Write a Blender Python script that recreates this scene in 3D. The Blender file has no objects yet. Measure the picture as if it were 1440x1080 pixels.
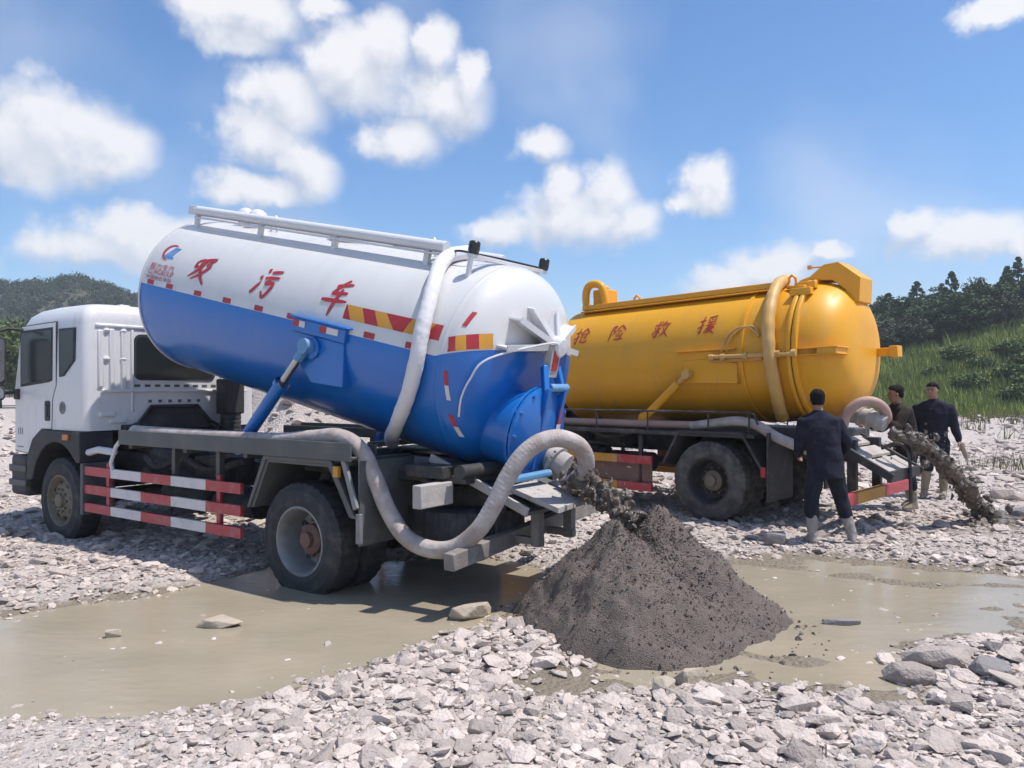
import bpy, bmesh, math, random
import numpy as np
from mathutils import Vector, Matrix, noise as mnoise

random.seed(7)
rng = np.random.default_rng(7)
R = math.radians
SC = bpy.context.scene
COL = SC.collection

# ------------------------------------------------------------------ camera
cam_d = bpy.data.cameras.new('camera')
cam_d.sensor_width = 36.0
cam_d.lens = 36.0 * 1100 / 1440
cam_d.shift_y = 7 / 1440
cam_d.clip_start = 0.05
cam_d.clip_end = 6000
cam = bpy.data.objects.new('camera', cam_d)
COL.objects.link(cam)
cam.location = (0, 0, 1.73)
cam.rotation_euler = (R(90), 0, 0)
SC.camera = cam

# ------------------------------------------------------------------ light, sky, exposure
SUN = Vector((0.40, -0.07, 0.91)).normalized()
SUN_EL = math.asin(SUN.z)
SUN_AZ = math.atan2(SUN.x, SUN.y)
sun_d = bpy.data.lights.new('sun', 'SUN')
sun_d.energy = 3.9
sun_d.angle = R(0.55)
sun_d.color = (1.0, 0.945, 0.87)
sun = bpy.data.objects.new('sun', sun_d)
COL.objects.link(sun)
sun.rotation_euler = (-SUN).to_track_quat('-Z', 'Y').to_euler()
sun.location = (8, -2, 30)
SC.view_settings.view_transform = 'Standard'
SC.view_settings.look = 'None'
SC.view_settings.exposure = 0.47
SC.view_settings.gamma = 1.0
SC.view_settings.use_curve_mapping = False

SKY_STRENGTH = 0.126
CLOUDS = [  # direction given as (across, up, half width, half height) seen from the quarry, in hundredths of the forward distance
    (-57.7, 32.5, 9.5, 5.9), (-51.8, 31.1, 5.5, 4.1), (-62.7, 30.6, 6.4, 5.0), (-66, 31, 5, 4.0),
    (-35.5, 48.4, 8.6, 3.2), (-24.5, 48.8, 4.5, 2.0), (-35.5, 45.2, 4.5, 2.3),
    (-21.0, 41.1, 8.6, 5.0), (-16.5, 43.2, 4.5, 3.6), (-29.5, 37.0, 6.4, 4.5), (-32.7, 32.5, 5.9, 4.1),
    (-27.3, 27.9, 4.5, 4.1), (-32.7, 25.2, 6.4, 2.3), (-9.1, 36.1, 6.4, 4.1), (-5.5, 39.7, 2.3, 2.7),
    (-9.8, 43.6, 3.0, 3.4), (-15.0, 32.0, 5.5, 3.2),
    (4.1, 31.1, 4.1, 2.3),
    (6.8, 25.6, 2.7, 3.2), (12.3, 25.2, 3.6, 4.1), (7.3, 21.5, 9.5, 3.6), (15.5, 21.5, 3.5, 3.6), (-1.8, 20.2, 4.5, 2.3),
    (25.0, 25.4, 4.1, 2.9), (27.0, 26.5, 2.3, 2.3), (21.8, 23.8, 3.2, 1.4),
    (33.6, 15.6, 6.4, 3.5), (27.3, 13.8, 5.5, 2.3), (41.0, 17.5, 2.3, 1.4),
    (56.0, 19.3, 8.6, 3.5), (50.9, 21.1, 3.6, 2.5), (61.8, 19.3, 5.5, 3.2), (68, 18.5, 5, 3),
    (63.6, 48.4, 4.5, 1.8), (-45.5, 19.7, 10, 3.2), (-53.6, 17.9, 9, 2.7),
]
world = bpy.data.worlds.new('World')
SC.world = world
world.use_nodes = True
wt = world.node_tree
wt.nodes.clear()


def wn(kind, **kw):
    n = wt.nodes.new(kind)
    for k, v in kw.items():
        setattr(n, k, v)
    return n


def wmath(op, a, b=None, c=None, clamp=False):
    n = wn('ShaderNodeMath', operation=op, use_clamp=clamp)
    for i, v in enumerate((a, b, c)):
        if v is None:
            continue
        if isinstance(v, (int, float)):
            n.inputs[i].default_value = v
        else:
            wt.links.new(v, n.inputs[i])
    return n.outputs[0]


def wvec(op, a, b):
    n = wn('ShaderNodeVectorMath', operation=op)
    for i, v in enumerate((a, b)):
        if v is None:
            continue
        if isinstance(v, (tuple, list)):
            n.inputs[i].default_value = v
        else:
            wt.links.new(v, n.inputs[i])
    return n


out = wn('ShaderNodeOutputWorld')
bg = wn('ShaderNodeBackground')
bg.inputs['Strength'].default_value = SKY_STRENGTH
wt.links.new(bg.outputs[0], out.inputs[0])
sky = wn('ShaderNodeTexSky')
sky.sky_type = 'NISHITA'
sky.sun_disc = False
sky.sun_elevation = SUN_EL
sky.sun_rotation = SUN_AZ
sky.altitude = 600
sky.air_density = 1.0
sky.dust_density = 0.7
sky.ozone_density = 4.0
tc = wn('ShaderNodeTexCoord')
nrm = wvec('NORMALIZE', tc.outputs['Generated'], None)
DIR = nrm.outputs[0]
warp = wn('ShaderNodeTexNoise')
warp.inputs['Scale'].default_value = 9.0
warp.inputs['Detail'].default_value = 5.0
warp.inputs['Roughness'].default_value = 0.6
wt.links.new(DIR, warp.inputs['Vector'])
wsub = wvec('SUBTRACT', warp.outputs['Color'], (0.5, 0.5, 0.5))
wmul = wvec('MULTIPLY', wsub.outputs[0], (0.10, 0.0, 0.075))
wadd = wvec('ADD', DIR, wmul.outputs[0])
WD = wadd.outputs[0]
field = None
field_up = None
SHIFT = Vector((0.010, 0.0, 0.024))
for (a, u, rx, rz) in CLOUDS:
    v = Vector((a / 100, 1.0, u / 100))
    L = v.length
    c = v / L
    ex = rx / 100 / L * (c.y ** 0.5) * 1.26
    ez = rz / 100 / L * 1.28
    s = wvec('SUBTRACT', WD, tuple(c))
    m = wvec('MULTIPLY', s.outputs[0], (1 / ex, 0.0, 1 / ez))
    l = wn('ShaderNodeVectorMath', operation='LENGTH')
    wt.links.new(m.outputs[0], l.inputs[0])
    f = wmath('SUBTRACT', 1.0, l.outputs['Value'])
    field = f if field is None else wmath('SMOOTH_MAX', field, f, 0.18)
    s2 = wvec('SUBTRACT', WD, tuple(c - SHIFT))       # the same puff, looked up a little towards the sun
    m2 = wvec('MULTIPLY', s2.outputs[0], (1 / ex, 0.0, 1 / ez))
    l2 = wn('ShaderNodeVectorMath', operation='LENGTH')
    wt.links.new(m2.outputs[0], l2.inputs[0])
    f2 = wmath('SUBTRACT', 1.0, l2.outputs['Value'])
    field_up = f2 if field_up is None else wmath('SMOOTH_MAX', field_up, f2, 0.18)
# further scattered cumulus all round, outside the mapped ones
far = wn('ShaderNodeTexNoise')
far.inputs['Scale'].default_value = 3.2
far.inputs['Detail'].default_value = 3.0
wt.links.new(DIR, far.inputs['Vector'])
sep = wn('ShaderNodeSeparateXYZ')
wt.links.new(DIR, sep.inputs[0])
front = wmath('ABSOLUTE', sep.outputs['Y'])
outside = wmath('ADD', wmath('MULTIPLY', wmath('GREATER_THAN', sep.outputs['Z'], 0.47), 1.0),
                wmath('LESS_THAN', front, 0.70), clamp=True)
ff = wmath('SUBTRACT', wmath('MULTIPLY', wmath('SUBTRACT', far.outputs['Fac'], 0.55), 5.0),
           wmath('MULTIPLY', wmath('SUBTRACT', 1.0, outside), 5.0))
field = wmath('SMOOTH_MAX', field, ff, 0.1)
fb = wn('ShaderNodeTexNoise')
fb.inputs['Scale'].default_value = 18.0
fb.inputs['Detail'].default_value = 7.0
fb.inputs['Roughness'].default_value = 0.57
wt.links.new(DIR, fb.inputs['Vector'])
sh = wvec('ADD', DIR, (0.008, 0.0, 0.022))
fb2 = wn('ShaderNodeTexNoise')
fb2.inputs['Scale'].default_value = 18.0
fb2.inputs['Detail'].default_value = 3.0
fb2.inputs['Roughness'].default_value = 0.5
wt.links.new(sh.outputs[0], fb2.inputs['Vector'])
fld = wmath('ADD', field, wmath('MULTIPLY', wmath('SUBTRACT', fb.outputs['Fac'], 0.5), 0.8))
dens = wn('ShaderNodeMapRange', interpolation_type='SMOOTHSTEP')
dens.inputs['From Min'].default_value = -0.04
dens.inputs['From Max'].default_value = 0.62
wt.links.new(fld, dens.inputs['Value'])
lit = wmath('ADD', wmath('ADD', 0.60, wmath('MULTIPLY', wmath('SUBTRACT', field, field_up), 1.1)),
            wmath('MULTIPLY', wmath('SUBTRACT', fb.outputs['Fac'], fb2.outputs['Fac']), 2.0), clamp=True)
ccol = wn('ShaderNodeMix', data_type='RGBA')
ccol.inputs['A'].default_value = (3.7, 3.95, 4.5, 1)
ccol.inputs['B'].default_value = (6.1, 6.0, 5.95, 1)
wt.links.new(lit, ccol.inputs['Factor'])
horizon = wn('ShaderNodeMapRange')
horizon.inputs['From Min'].default_value = 0.0
horizon.inputs['From Max'].default_value = 0.04
wt.links.new(sep.outputs['Z'], horizon.inputs['Value'])
veil = wn('ShaderNodeMapRange', interpolation_type='SMOOTHSTEP')     # thin high veil between the puffs
veil.inputs['From Min'].default_value = 0.46
veil.inputs['From Max'].default_value = 0.74
veil.inputs['To Max'].default_value = 0.30
wt.links.new(far.outputs['Fac'], veil.inputs['Value'])
dfac = wmath('MULTIPLY', wmath('MAXIMUM', wmath('MULTIPLY', dens.outputs[0], 0.88), veil.outputs[0]), horizon.outputs[0])
smix = wn('ShaderNodeMix', data_type='RGBA')
wt.links.new(dfac, smix.inputs['Factor'])
hs_ = wn('ShaderNodeHueSaturation')
hs_.inputs['Saturation'].default_value = 1.18
wt.links.new(sky.outputs[0], hs_.inputs['Color'])
wt.links.new(hs_.outputs[0], smix.inputs['A'])
wt.links.new(ccol.outputs['Result'], smix.inputs['B'])
wt.links.new(smix.outputs['Result'], bg.inputs['Color'])
world.cycles.sampling_method = 'NONE'

SC.cycles.use_adaptive_sampling = True
SC.cycles.adaptive_threshold = 0.025
SC.cycles.adaptive_min_samples = 20
SC.cycles.max_bounces = 6
SC.cycles.diffuse_bounces = 3
SC.cycles.glossy_bounces = 2
SC.cycles.transmission_bounces = 1
SC.cycles.transparent_max_bounces = 4
SC.cycles.caustics_reflective = False
SC.cycles.caustics_refractive = False
SC.cycles.use_denoising = True

# ------------------------------------------------------------------ material helpers
MATS = {}


def mat(name, color, rough=0.6, metal=0.0, var=0.12, vscale=3.0, dirt=0.0, dirt_col=(0.42, 0.38, 0.34), dscale=2.5,
        bump=0.0, bscale=40.0, coat=0.0, spec=0.5, island=0.0, stretch=None, dstretch=None):
    m = bpy.data.materials.new(name)
    m.use_nodes = True
    nt = m.node_tree
    b = nt.nodes['Principled BSDF']
    b.inputs['Roughness'].default_value = rough
    b.inputs['Metallic'].default_value = metal
    b.inputs['Specular IOR Level'].default_value = spec
    if coat:
        b.inputs['Coat Weight'].default_value = coat
        b.inputs['Coat Roughness'].default_value = 0.12
    t = nt.nodes.new('ShaderNodeTexCoord')
    src = t.outputs['Object']
    if stretch:
        mp = nt.nodes.new('ShaderNodeMapping')
        mp.inputs['Scale'].default_value = stretch
        nt.links.new(src, mp.inputs['Vector'])
        src = mp.outputs[0]
    n1 = nt.nodes.new('ShaderNodeTexNoise')
    n1.inputs['Scale'].default_value = vscale
    n1.inputs['Detail'].default_value = 6
    nt.links.new(src, n1.inputs['Vector'])
    mx = nt.nodes.new('ShaderNodeMix')
    mx.data_type = 'RGBA'
    c = Vector(color)
    mx.inputs['A'].default_value = (*(c * (1 - var)), 1)
    mx.inputs['B'].default_value = (*[min(1, q) for q in c * (1 + var)], 1)
    nt.links.new(n1.outputs['Fac'], mx.inputs['Factor'])
    col = mx.outputs['Result']
    if island:
        g = nt.nodes.new('ShaderNodeNewGeometry')
        hv = nt.nodes.new('ShaderNodeHueSaturation')
        mr = nt.nodes.new('ShaderNodeMapRange')
        mr.inputs['To Min'].default_value = 1 - island
        mr.inputs['To Max'].default_value = 1 + island * 0.7
        nt.links.new(g.outputs['Random Per Island'], mr.inputs['Value'])
        nt.links.new(mr.outputs[0], hv.inputs['Value'])
        nt.links.new(col, hv.inputs['Color'])
        col = hv.outputs[0]
    if dirt:
        n2 = nt.nodes.new('ShaderNodeTexNoise')
        n2.inputs['Scale'].default_value = dscale
        n2.inputs['Detail'].default_value = 9
        n2.inputs['Roughness'].default_value = 0.65
        if dstretch:
            mpd = nt.nodes.new('ShaderNodeMapping')
            mpd.inputs['Scale'].default_value = dstretch
            nt.links.new(src, mpd.inputs['Vector'])
            nt.links.new(mpd.outputs[0], n2.inputs['Vector'])
        else:
            nt.links.new(src, n2.inputs['Vector'])
        rp = nt.nodes.new('ShaderNodeMapRange')
        rp.interpolation_type = 'SMOOTHSTEP'
        rp.inputs['From Min'].default_value = 0.62 - 0.35 * dirt
        rp.inputs['From Max'].default_value = 0.85 - 0.25 * dirt
        rp.inputs['To Max'].default_value = min(1.0, 0.35 + dirt * 0.65)
        nt.links.new(n2.outputs['Fac'], rp.inputs['Value'])
        m2 = nt.nodes.new('ShaderNodeMix')
        m2.data_type = 'RGBA'
        m2.inputs['B'].default_value = (*dirt_col, 1)
        nt.links.new(rp.outputs[0], m2.inputs['Factor'])
        nt.links.new(col, m2.inputs['A'])
        col = m2.outputs['Result']
        ra = nt.nodes.new('ShaderNodeMapRange')
        ra.inputs['To Min'].default_value = rough
        ra.inputs['To Max'].default_value = max(rough, 0.85)
        nt.links.new(rp.outputs[0], ra.inputs['Value'])
        nt.links.new(ra.outputs[0], b.inputs['Roughness'])
    nt.links.new(col, b.inputs['Base Color'])
    if bump:
        n3 = nt.nodes.new('ShaderNodeTexNoise')
        n3.inputs['Scale'].default_value = bscale
        n3.inputs['Detail'].default_value = 6
        nt.links.new(src, n3.inputs['Vector'])
        bp = nt.nodes.new('ShaderNodeBump')
        bp.inputs['Strength'].default_value = bump
        bp.inputs['Distance'].default_value = 0.02
        nt.links.new(n3.outputs['Fac'], bp.inputs['Height'])
        nt.links.new(bp.outputs[0], b.inputs['Normal'])
    MATS[name] = m
    return m


DUST = (0.40, 0.36, 0.33)
M = {}
M['white_paint'] = mat('white_paint', (0.66, 0.655, 0.66), 0.28, var=0.05, dirt=0.26, dirt_col=(0.47, 0.43, 0.39), coat=0.3, dstretch=(3, 3, .9))
M['white_metal'] = mat('white_metal', (0.62, 0.62, 0.64), 0.4, var=0.06, dirt=0.25, dirt_col=DUST)
M['black_plastic'] = mat('black_plastic', (0.03, 0.03, 0.033), 0.6, var=0.2, dirt=0.35, dirt_col=(0.16, 0.15, 0.14))
M['dark_metal'] = mat('dark_metal', (0.045, 0.045, 0.048), 0.6, 0.2, var=0.3, dirt=0.45, dirt_col=(0.17, 0.15, 0.135), dscale=5)
M['grey_metal'] = mat('grey_metal', (0.10, 0.105, 0.105), 0.55, 0.2, var=0.2, dirt=0.4, dirt_col=(0.2, 0.185, 0.17), dscale=4)
M['engine'] = mat('engine', (0.05, 0.048, 0.048), 0.7, 0.3, var=0.4, dirt=0.5, dirt_col=(0.15, 0.13, 0.115), dscale=7, bump=0.4)
M['rubber'] = mat('rubber', (0.028, 0.03, 0.035), 0.75, var=0.25, dirt=0.42, dirt_col=(0.12, 0.115, 0.115), dscale=6, bump=0.25, bscale=60)
M['rubber_dusty'] = mat('rubber_dusty', (0.05, 0.05, 0.05), 0.85, var=0.25, dirt=0.75, dirt_col=(0.15, 0.14, 0.13), dscale=6, bump=0.25, bscale=60)
M['rim_steel'] = mat('rim_steel', (0.24, 0.25, 0.26), 0.5, 0.4, var=0.2, dirt=0.5, dirt_col=(0.2, 0.17, 0.15), dscale=8)
M['rim_tan'] = mat('rim_tan', (0.17, 0.15, 0.11), 0.7, 0.1, var=0.25, dirt=0.6, dirt_col=(0.24, 0.2, 0.15), dscale=8)
M['rust'] = mat('rust', (0.17, 0.10, 0.085), 0.85, 0.1, var=0.3, dirt=0.4, dirt_col=(0.25, 0.17, 0.14), dscale=14)
M['glass'] = mat('glass', (0.022, 0.027, 0.028), 0.18, var=0.3, spec=0.35)
M['lamp_black'] = mat('lamp_black', (0.02, 0.02, 0.022), 0.25, var=0.2)
M['orange_lens'] = mat('orange_lens', (0.55, 0.16, 0.05), 0.3, var=0.2, dirt=0.3, dirt_col=DUST)
M['red_film'] = mat('red_film', (0.42, 0.045, 0.055), 0.4, var=0.15, dirt=0.45, dirt_col=(0.36, 0.28, 0.27), dscale=7)
M['white_film'] = mat('white_film', (0.62, 0.6, 0.6), 0.4, var=0.08, dirt=0.45, dirt_col=(0.45, 0.41, 0.39), dscale=7)
M['red_decal'] = mat('red_decal', (0.40, 0.026, 0.034), 0.45, var=0.2, dirt=0.2, dirt_col=(0.42, 0.2, 0.18), dscale=9)
M['logo_red'] = mat('logo_red', (0.46, 0.03, 0.06), 0.4, var=0.12)
M['logo_blue'] = mat('logo_blue', (0.06, 0.24, 0.6), 0.4, var=0.12)
M['sign_yellow'] = mat('sign_yellow', (0.62, 0.30, 0.03), 0.45, var=0.18, dirt=0.3, dscale=8)
M['blue_paint'] = mat('blue_paint', (0.007, 0.135, 0.47), 0.3, var=0.15, dirt=0.15, dirt_col=(0.16, 0.2, 0.28), coat=0.35)
M['light_blue'] = mat('light_blue', (0.10, 0.26, 0.46), 0.45, var=0.2, dirt=0.55, dirt_col=DUST)
M['chrome'] = mat('chrome', (0.5, 0.5, 0.52), 0.25, 0.9, var=0.2)
M['yellow_paint'] = mat('yellow_paint', (0.74, 0.345, 0.010), 0.46, var=0.12, vscale=1.6, dirt=0.3, dirt_col=(0.5, 0.30, 0.09), dscale=1.6, coat=0.04, bump=0.05, bscale=4, dstretch=(4.5, 1.2, 0.8))
M['yellow_pipe'] = mat('yellow_pipe', (0.58, 0.34, 0.10), 0.5, var=0.15, dirt=0.35, dirt_col=(0.55, 0.43, 0.28), dscale=6)
M['yellow_film'] = mat('yellow_film', (0.55, 0.27, 0.03), 0.5, var=0.15, dirt=0.35, dirt_col=DUST, dscale=6)
M['hose_white'] = mat('hose_white', (0.47, 0.43, 0.41), 0.7, var=0.14, dirt=0.8, dirt_col=(0.30, 0.235, 0.215), dscale=5, bump=0.35, bscale=30)
M['hose_cloth'] = mat('hose_cloth', (0.66, 0.65, 0.67), 0.75, var=0.08, dirt=0.15, dirt_col=(0.5, 0.47, 0.45), bump=0.6, bscale=14)
M['hose_pink'] = mat('hose_pink', (0.40, 0.26, 0.22), 0.6, var=0.2, dirt=0.5, dirt_col=(0.36, 0.30, 0.27), dscale=6, bump=0.3)
M['concrete_board'] = mat('concrete_board', (0.42, 0.39, 0.37), 0.9, var=0.15, dirt=0.5, dirt_col=(0.24, 0.21, 0.19), dscale=6, bump=0.3)
M['muddy_steel'] = mat('muddy_steel', (0.20, 0.18, 0.165), 0.8, var=0.25, dirt=0.55, dirt_col=(0.33, 0.29, 0.265), dscale=6, bump=0.3)
M['navy_cloth'] = mat('navy_cloth', (0.017, 0.018, 0.031), 0.9, var=0.3, vscale=5, dirt=0.15, dirt_col=(0.09, 0.085, 0.09), bump=1.0, bscale=9, spec=0.2)
M['navy_trousers'] = mat('navy_trousers', (0.017, 0.020, 0.030), 0.9, var=0.3, vscale=5, dirt=0.25, dirt_col=(0.1, 0.1, 0.105), bump=1.0, bscale=9, spec=0.2)
M['brown_cloth'] = mat('brown_cloth', (0.032, 0.024, 0.021), 0.9, var=0.3, vscale=5, dirt=0.2, dirt_col=(0.12, 0.1, 0.09), bump=1.0, bscale=9, spec=0.2)
M['muddy_boot'] = mat('muddy_boot', (0.28, 0.255, 0.245), 0.8, var=0.2, vscale=8, dirt=0.4, dirt_col=(0.4, 0.37, 0.35), dscale=9, bump=0.5, bscale=25)
M['tan_boot'] = mat('tan_boot', (0.27, 0.225, 0.165), 0.85, var=0.2, vscale=8, dirt=0.4, dirt_col=(0.36, 0.31, 0.25), dscale=9, bump=0.5, bscale=25)
M['skin'] = mat('skin', (0.30, 0.165, 0.11), 0.6, var=0.1, vscale=12)
M['hair'] = mat('hair', (0.006, 0.005, 0.005), 0.75, var=0.3, vscale=40, bump=0.6, bscale=120, spec=0.2)
M['shirt'] = mat('shirt', (0.6, 0.6, 0.6), 0.9, var=0.06)
M['eye'] = mat('eye', (0.02, 0.015, 0.012), 0.2)
M['mud'] = mat('mud', (0.142, 0.112, 0.096), 0.72, var=0.35, vscale=9, dirt=0.25, dirt_col=(0.19, 0.165, 0.145), dscale=3.5, bump=1.0, bscale=110)
M['mud_wet'] = mat('mud_wet', (0.100, 0.075, 0.058), 0.30, var=0.45, vscale=14, dirt=0.3, dirt_col=(0.22, 0.19, 0.165), dscale=12, bump=0.8, bscale=50, spec=0.6)
M['stone'] = mat('stone', (0.51, 0.436, 0.395), 0.92, var=0.2, vscale=14, island=0.38, bump=0.9, bscale=45, dirt=0.35, dirt_col=(0.26, 0.22, 0.20), dscale=4)
M['stone_tan'] = mat('stone_tan', (0.40, 0.34, 0.27), 0.92, var=0.2, vscale=9, bump=0.6, bscale=30)
M['stone_slate'] = mat('stone_slate', (0.22, 0.205, 0.205), 0.9, var=0.2, vscale=9, bump=0.6, bscale=30)
M['bark'] = mat('bark', (0.07, 0.055, 0.045), 0.95, var=0.3)
M['pine_leaf'] = mat('pine_leaf', (0.092, 0.130, 0.064), 0.85, var=0.35, vscale=0.7, island=0.25, spec=0.2)
M['leaf'] = mat('leaf', (0.115, 0.155, 0.058), 0.85, var=0.35, vscale=0.7, island=0.4, spec=0.2)
M['leaf_olive'] = mat('leaf_olive', (0.105, 0.115, 0.080), 0.85, var=0.35, vscale=0.7, island=0.4, spec=0.2)
M['grass'] = mat('grass', (0.25, 0.285, 0.085), 0.9, var=0.4, vscale=0.25, island=0.4, spec=0.15)
M['grass_dry'] = mat('grass_dry', (0.17, 0.16, 0.08), 0.9, var=0.3, vscale=2, island=0.4, spec=0.15)
M['hill_wood'] = mat('hill_wood', (0.052, 0.076, 0.042), 0.9, var=0.45, vscale=0.05, island=0.18, spec=0.1)
M['hill_soil'] = mat('hill_soil', (0.09, 0.09, 0.065), 0.95, var=0.4, vscale=0.06, spec=0.1)
M['slope_soil'] = mat('slope_soil', (0.19, 0.21, 0.075), 0.95, var=0.45, vscale=0.3, dirt=0.2, dirt_col=(0.22, 0.19, 0.13), dscale=0.4, spec=0.1)

# ------------------------------------------------------------------ mesh helpers


class MB:
    def __init__(self):
        self.v = []
        self.f = []
        self.m = []

    def add(self, vs, fs, mi=0):
        o = len(self.v)
        self.v += [tuple(p) for p in vs]
        self.f += [tuple(i + o for i in q) for q in fs]
        self.m += [mi] * len(fs)
        return self

    def box(self, x0, x1, y0, y1, z0, z1, mi=0, M4=None):
        vs = [Vector(p) for p in ((x0, y0, z0), (x1, y0, z0), (x1, y1, z0), (x0, y1, z0),
                                  (x0, y0, z1), (x1, y0, z1), (x1, y1, z1), (x0, y1, z1))]
        if M4 is not None:
            vs = [M4 @ p for p in vs]
        return self.add(vs, [(3, 2, 1, 0), (4, 5, 6, 7), (0, 1, 5, 4), (1, 2, 6, 5), (2, 3, 7, 6), (3, 0, 4, 7)], mi)

    def beam(self, a, b, w, h, mi=0, up=(0, 0, 1)):
        a, b = Vector(a), Vector(b)
        d = (b - a)
        L = d.length
        d.normalize()
        s = d.cross(Vector(up)).normalized()
        u = s.cross(d)
        m = Matrix((d, s, u)).transposed().to_4x4()
        m.translation = a
        return self.box(0, L, -w / 2, w / 2, -h / 2, h / 2, mi, m)

    def prism(self, poly, axis, a0, a1, mi=0):
        """extrude a 2-d polygon along axis ('x': poly is (y,z); 'y': (x,z); 'z': (x,y))"""
        def p3(q, a):
            return {'x': (a, q[0], q[1]), 'y': (q[0], a, q[1]), 'z': (q[0], q[1], a)}[axis]
        n = len(poly)
        vs = [p3(q, a0) for q in poly] + [p3(q, a1) for q in poly]
        fs = [tuple(range(n)), tuple(range(2 * n - 1, n - 1, -1))]
        fs += [(i + n, (i + 1) % n + n, (i + 1) % n, i) for i in range(n)]
        return self.add(vs, fs, mi)

    def tube(self, path, r, n=12, mi=0, cap=True, sq=None):
        P = [Vector(p) for p in path]
        k = len(P)
        rr = r if isinstance(r, (list, tuple)) else [r] * k
        T = []
        for i in range(k):
            t = P[min(i + 1, k - 1)] - P[max(i - 1, 0)]
            T.append(t.normalized())
        ref = Vector((0, 0, 1)) if abs(T[0].z) < 0.9 else Vector((1, 0, 0))
        nrm_ = (ref - T[0] * ref.dot(T[0])).normalized()
        vs = []
        for i in range(k):
            nrm_ = (nrm_ - T[i] * nrm_.dot(T[i])).normalized()
            b = T[i].cross(nrm_)
            for j in range(n):
                a = 2 * math.pi * j / n
                vs.append(P[i] + (nrm_ * math.cos(a) + b * math.sin(a)) * rr[i])
        fs = []
        for i in range(k - 1):
            for j in range(n):
                fs.append((i * n + j, i * n + (j + 1) % n, (i + 1) * n + (j + 1) % n, (i + 1) * n + j))
        if cap:
            fs.append(tuple(range(n - 1, -1, -1)))
            fs.append(tuple(range((k - 1) * n, k * n)))
        return self.add(vs, fs, mi)

    def lathe(self, prof, c, axis, n=32, mi=0, mod=None):
        """prof: list of (radius, offset along axis)"""
        ax = Vector(axis).normalized()
        ref = Vector((0, 0, 1)) if abs(ax.z) < 0.9 else Vector((1, 0, 0))
        e1 = (ref - ax * ref.dot(ax)).normalized()
        e2 = ax.cross(e1)
        c = Vector(c)
        vs = []
        for i, (r, h) in enumerate(prof):
            for j in range(n):
                a = 2 * math.pi * j / n
                q = r + (mod(i, j) if mod else 0)
                vs.append(c + ax * h + (e1 * math.cos(a) + e2 * math.sin(a)) * q)
        fs = []
        for i in range(len(prof) - 1):
            for j in range(n):
                fs.append((i * n + j, i * n + (j + 1) % n, (i + 1) * n + (j + 1) % n, (i + 1) * n + j))
        return self.add(vs, fs, mi)

    def grid(self, fn, nu, nv, mi=0, closed=False):
        vs = [fn(i / nu, j / nv) for i in range(nu + 1) for j in range(nv + 1)]
        fs = [(i * (nv + 1) + j, (i + 1) * (nv + 1) + j, (i + 1) * (nv + 1) + j + 1, i * (nv + 1) + j + 1)
              for i in range(nu) for j in range(nv)]
        return self.add(vs, fs, mi)

    def ball(self, c, r, n=12, mi=0, sc=(1, 1, 1)):
        c = Vector(c)
        pr = [(math.sin(math.pi * i / (n // 2)), -math.cos(math.pi * i / (n // 2))) for i in range(n // 2 + 1)]
        vs = []
        for (q, h) in pr:
            q = max(q, 1e-4)
            for j in range(n):
                a = 2 * math.pi * j / n
                vs.append(c + Vector((q * math.cos(a) * r * sc[0], q * math.sin(a) * r * sc[1], h * r * sc[2])))
        fs = [(i * n + j, i * n + (j + 1) % n, (i + 1) * n + (j + 1) % n, (i + 1) * n + j) for i in range(n // 2) for j in range(n)]
        return self.add(vs, fs, mi)

    def build(self, name, mats, parent=None, smooth=35, bevel=0.0, fix=True):
        me = bpy.data.meshes.new(name)
        me.from_pydata(self.v, [], self.f)
        if not isinstance(mats, (list, tuple)):
            mats = [mats]
        for m_ in mats:
            me.materials.append(M[m_] if isinstance(m_, str) else m_)
        if any(self.m):
            me.polygons.foreach_set('material_index', self.m)
        if fix:
            bm = bmesh.new()
            bm.from_mesh(me)
            bmesh.ops.remove_doubles(bm, verts=bm.verts, dist=1e-5)
            bmesh.ops.recalc_face_normals(bm, faces=bm.faces)
            bm.to_mesh(me)
            bm.free()
        if smooth:
            me.shade_smooth()
            me.set_sharp_from_angle(angle=R(smooth))
        o = bpy.data.objects.new(name, me)
        COL.objects.link(o)
        if parent is not None:
            o.parent = parent
        if bevel:
            b = o.modifiers.new('bevel', 'BEVEL')
            b.width = bevel
            b.segments = 2
            b.limit_method = 'ANGLE'
            b.angle_limit = R(50)
            b.use_clamp_overlap = True
        return o


def smooth_path(pts, n=8):
    """Catmull-Rom through pts"""
    P = [Vector(p) for p in pts]
    P = [P[0] * 2 - P[1]] + P + [P[-1] * 2 - P[-2]]
    res = []
    for i in range(1, len(P) - 2):
        a, b, c, d = P[i - 1], P[i], P[i + 1], P[i + 2]
        for k in range(n):
            t = k / n
            res.append(0.5 * ((2 * b) + (c - a) * t + (2 * a - 5 * b + 4 * c - d) * t * t + (3 * b - a - 3 * c + d) * t ** 3))
    res.append(P[-2])
    return res


def empty(name, loc=(0, 0, 0), rotz=0, parent=None):
    o = bpy.data.objects.new(name, None)
    COL.objects.link(o)
    o.location = loc
    o.rotation_euler = (0, 0, rotz)
    o.empty_display_size = 0.2
    if parent is not None:
        o.parent = parent
    return o


def tag(o, label=None, cat=None, group=None, kind=None):
    if label:
        o['label'] = label
    if cat:
        o['category'] = cat
    if group:
        o['group'] = group
    if kind:
        o['kind'] = kind
    return o


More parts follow.
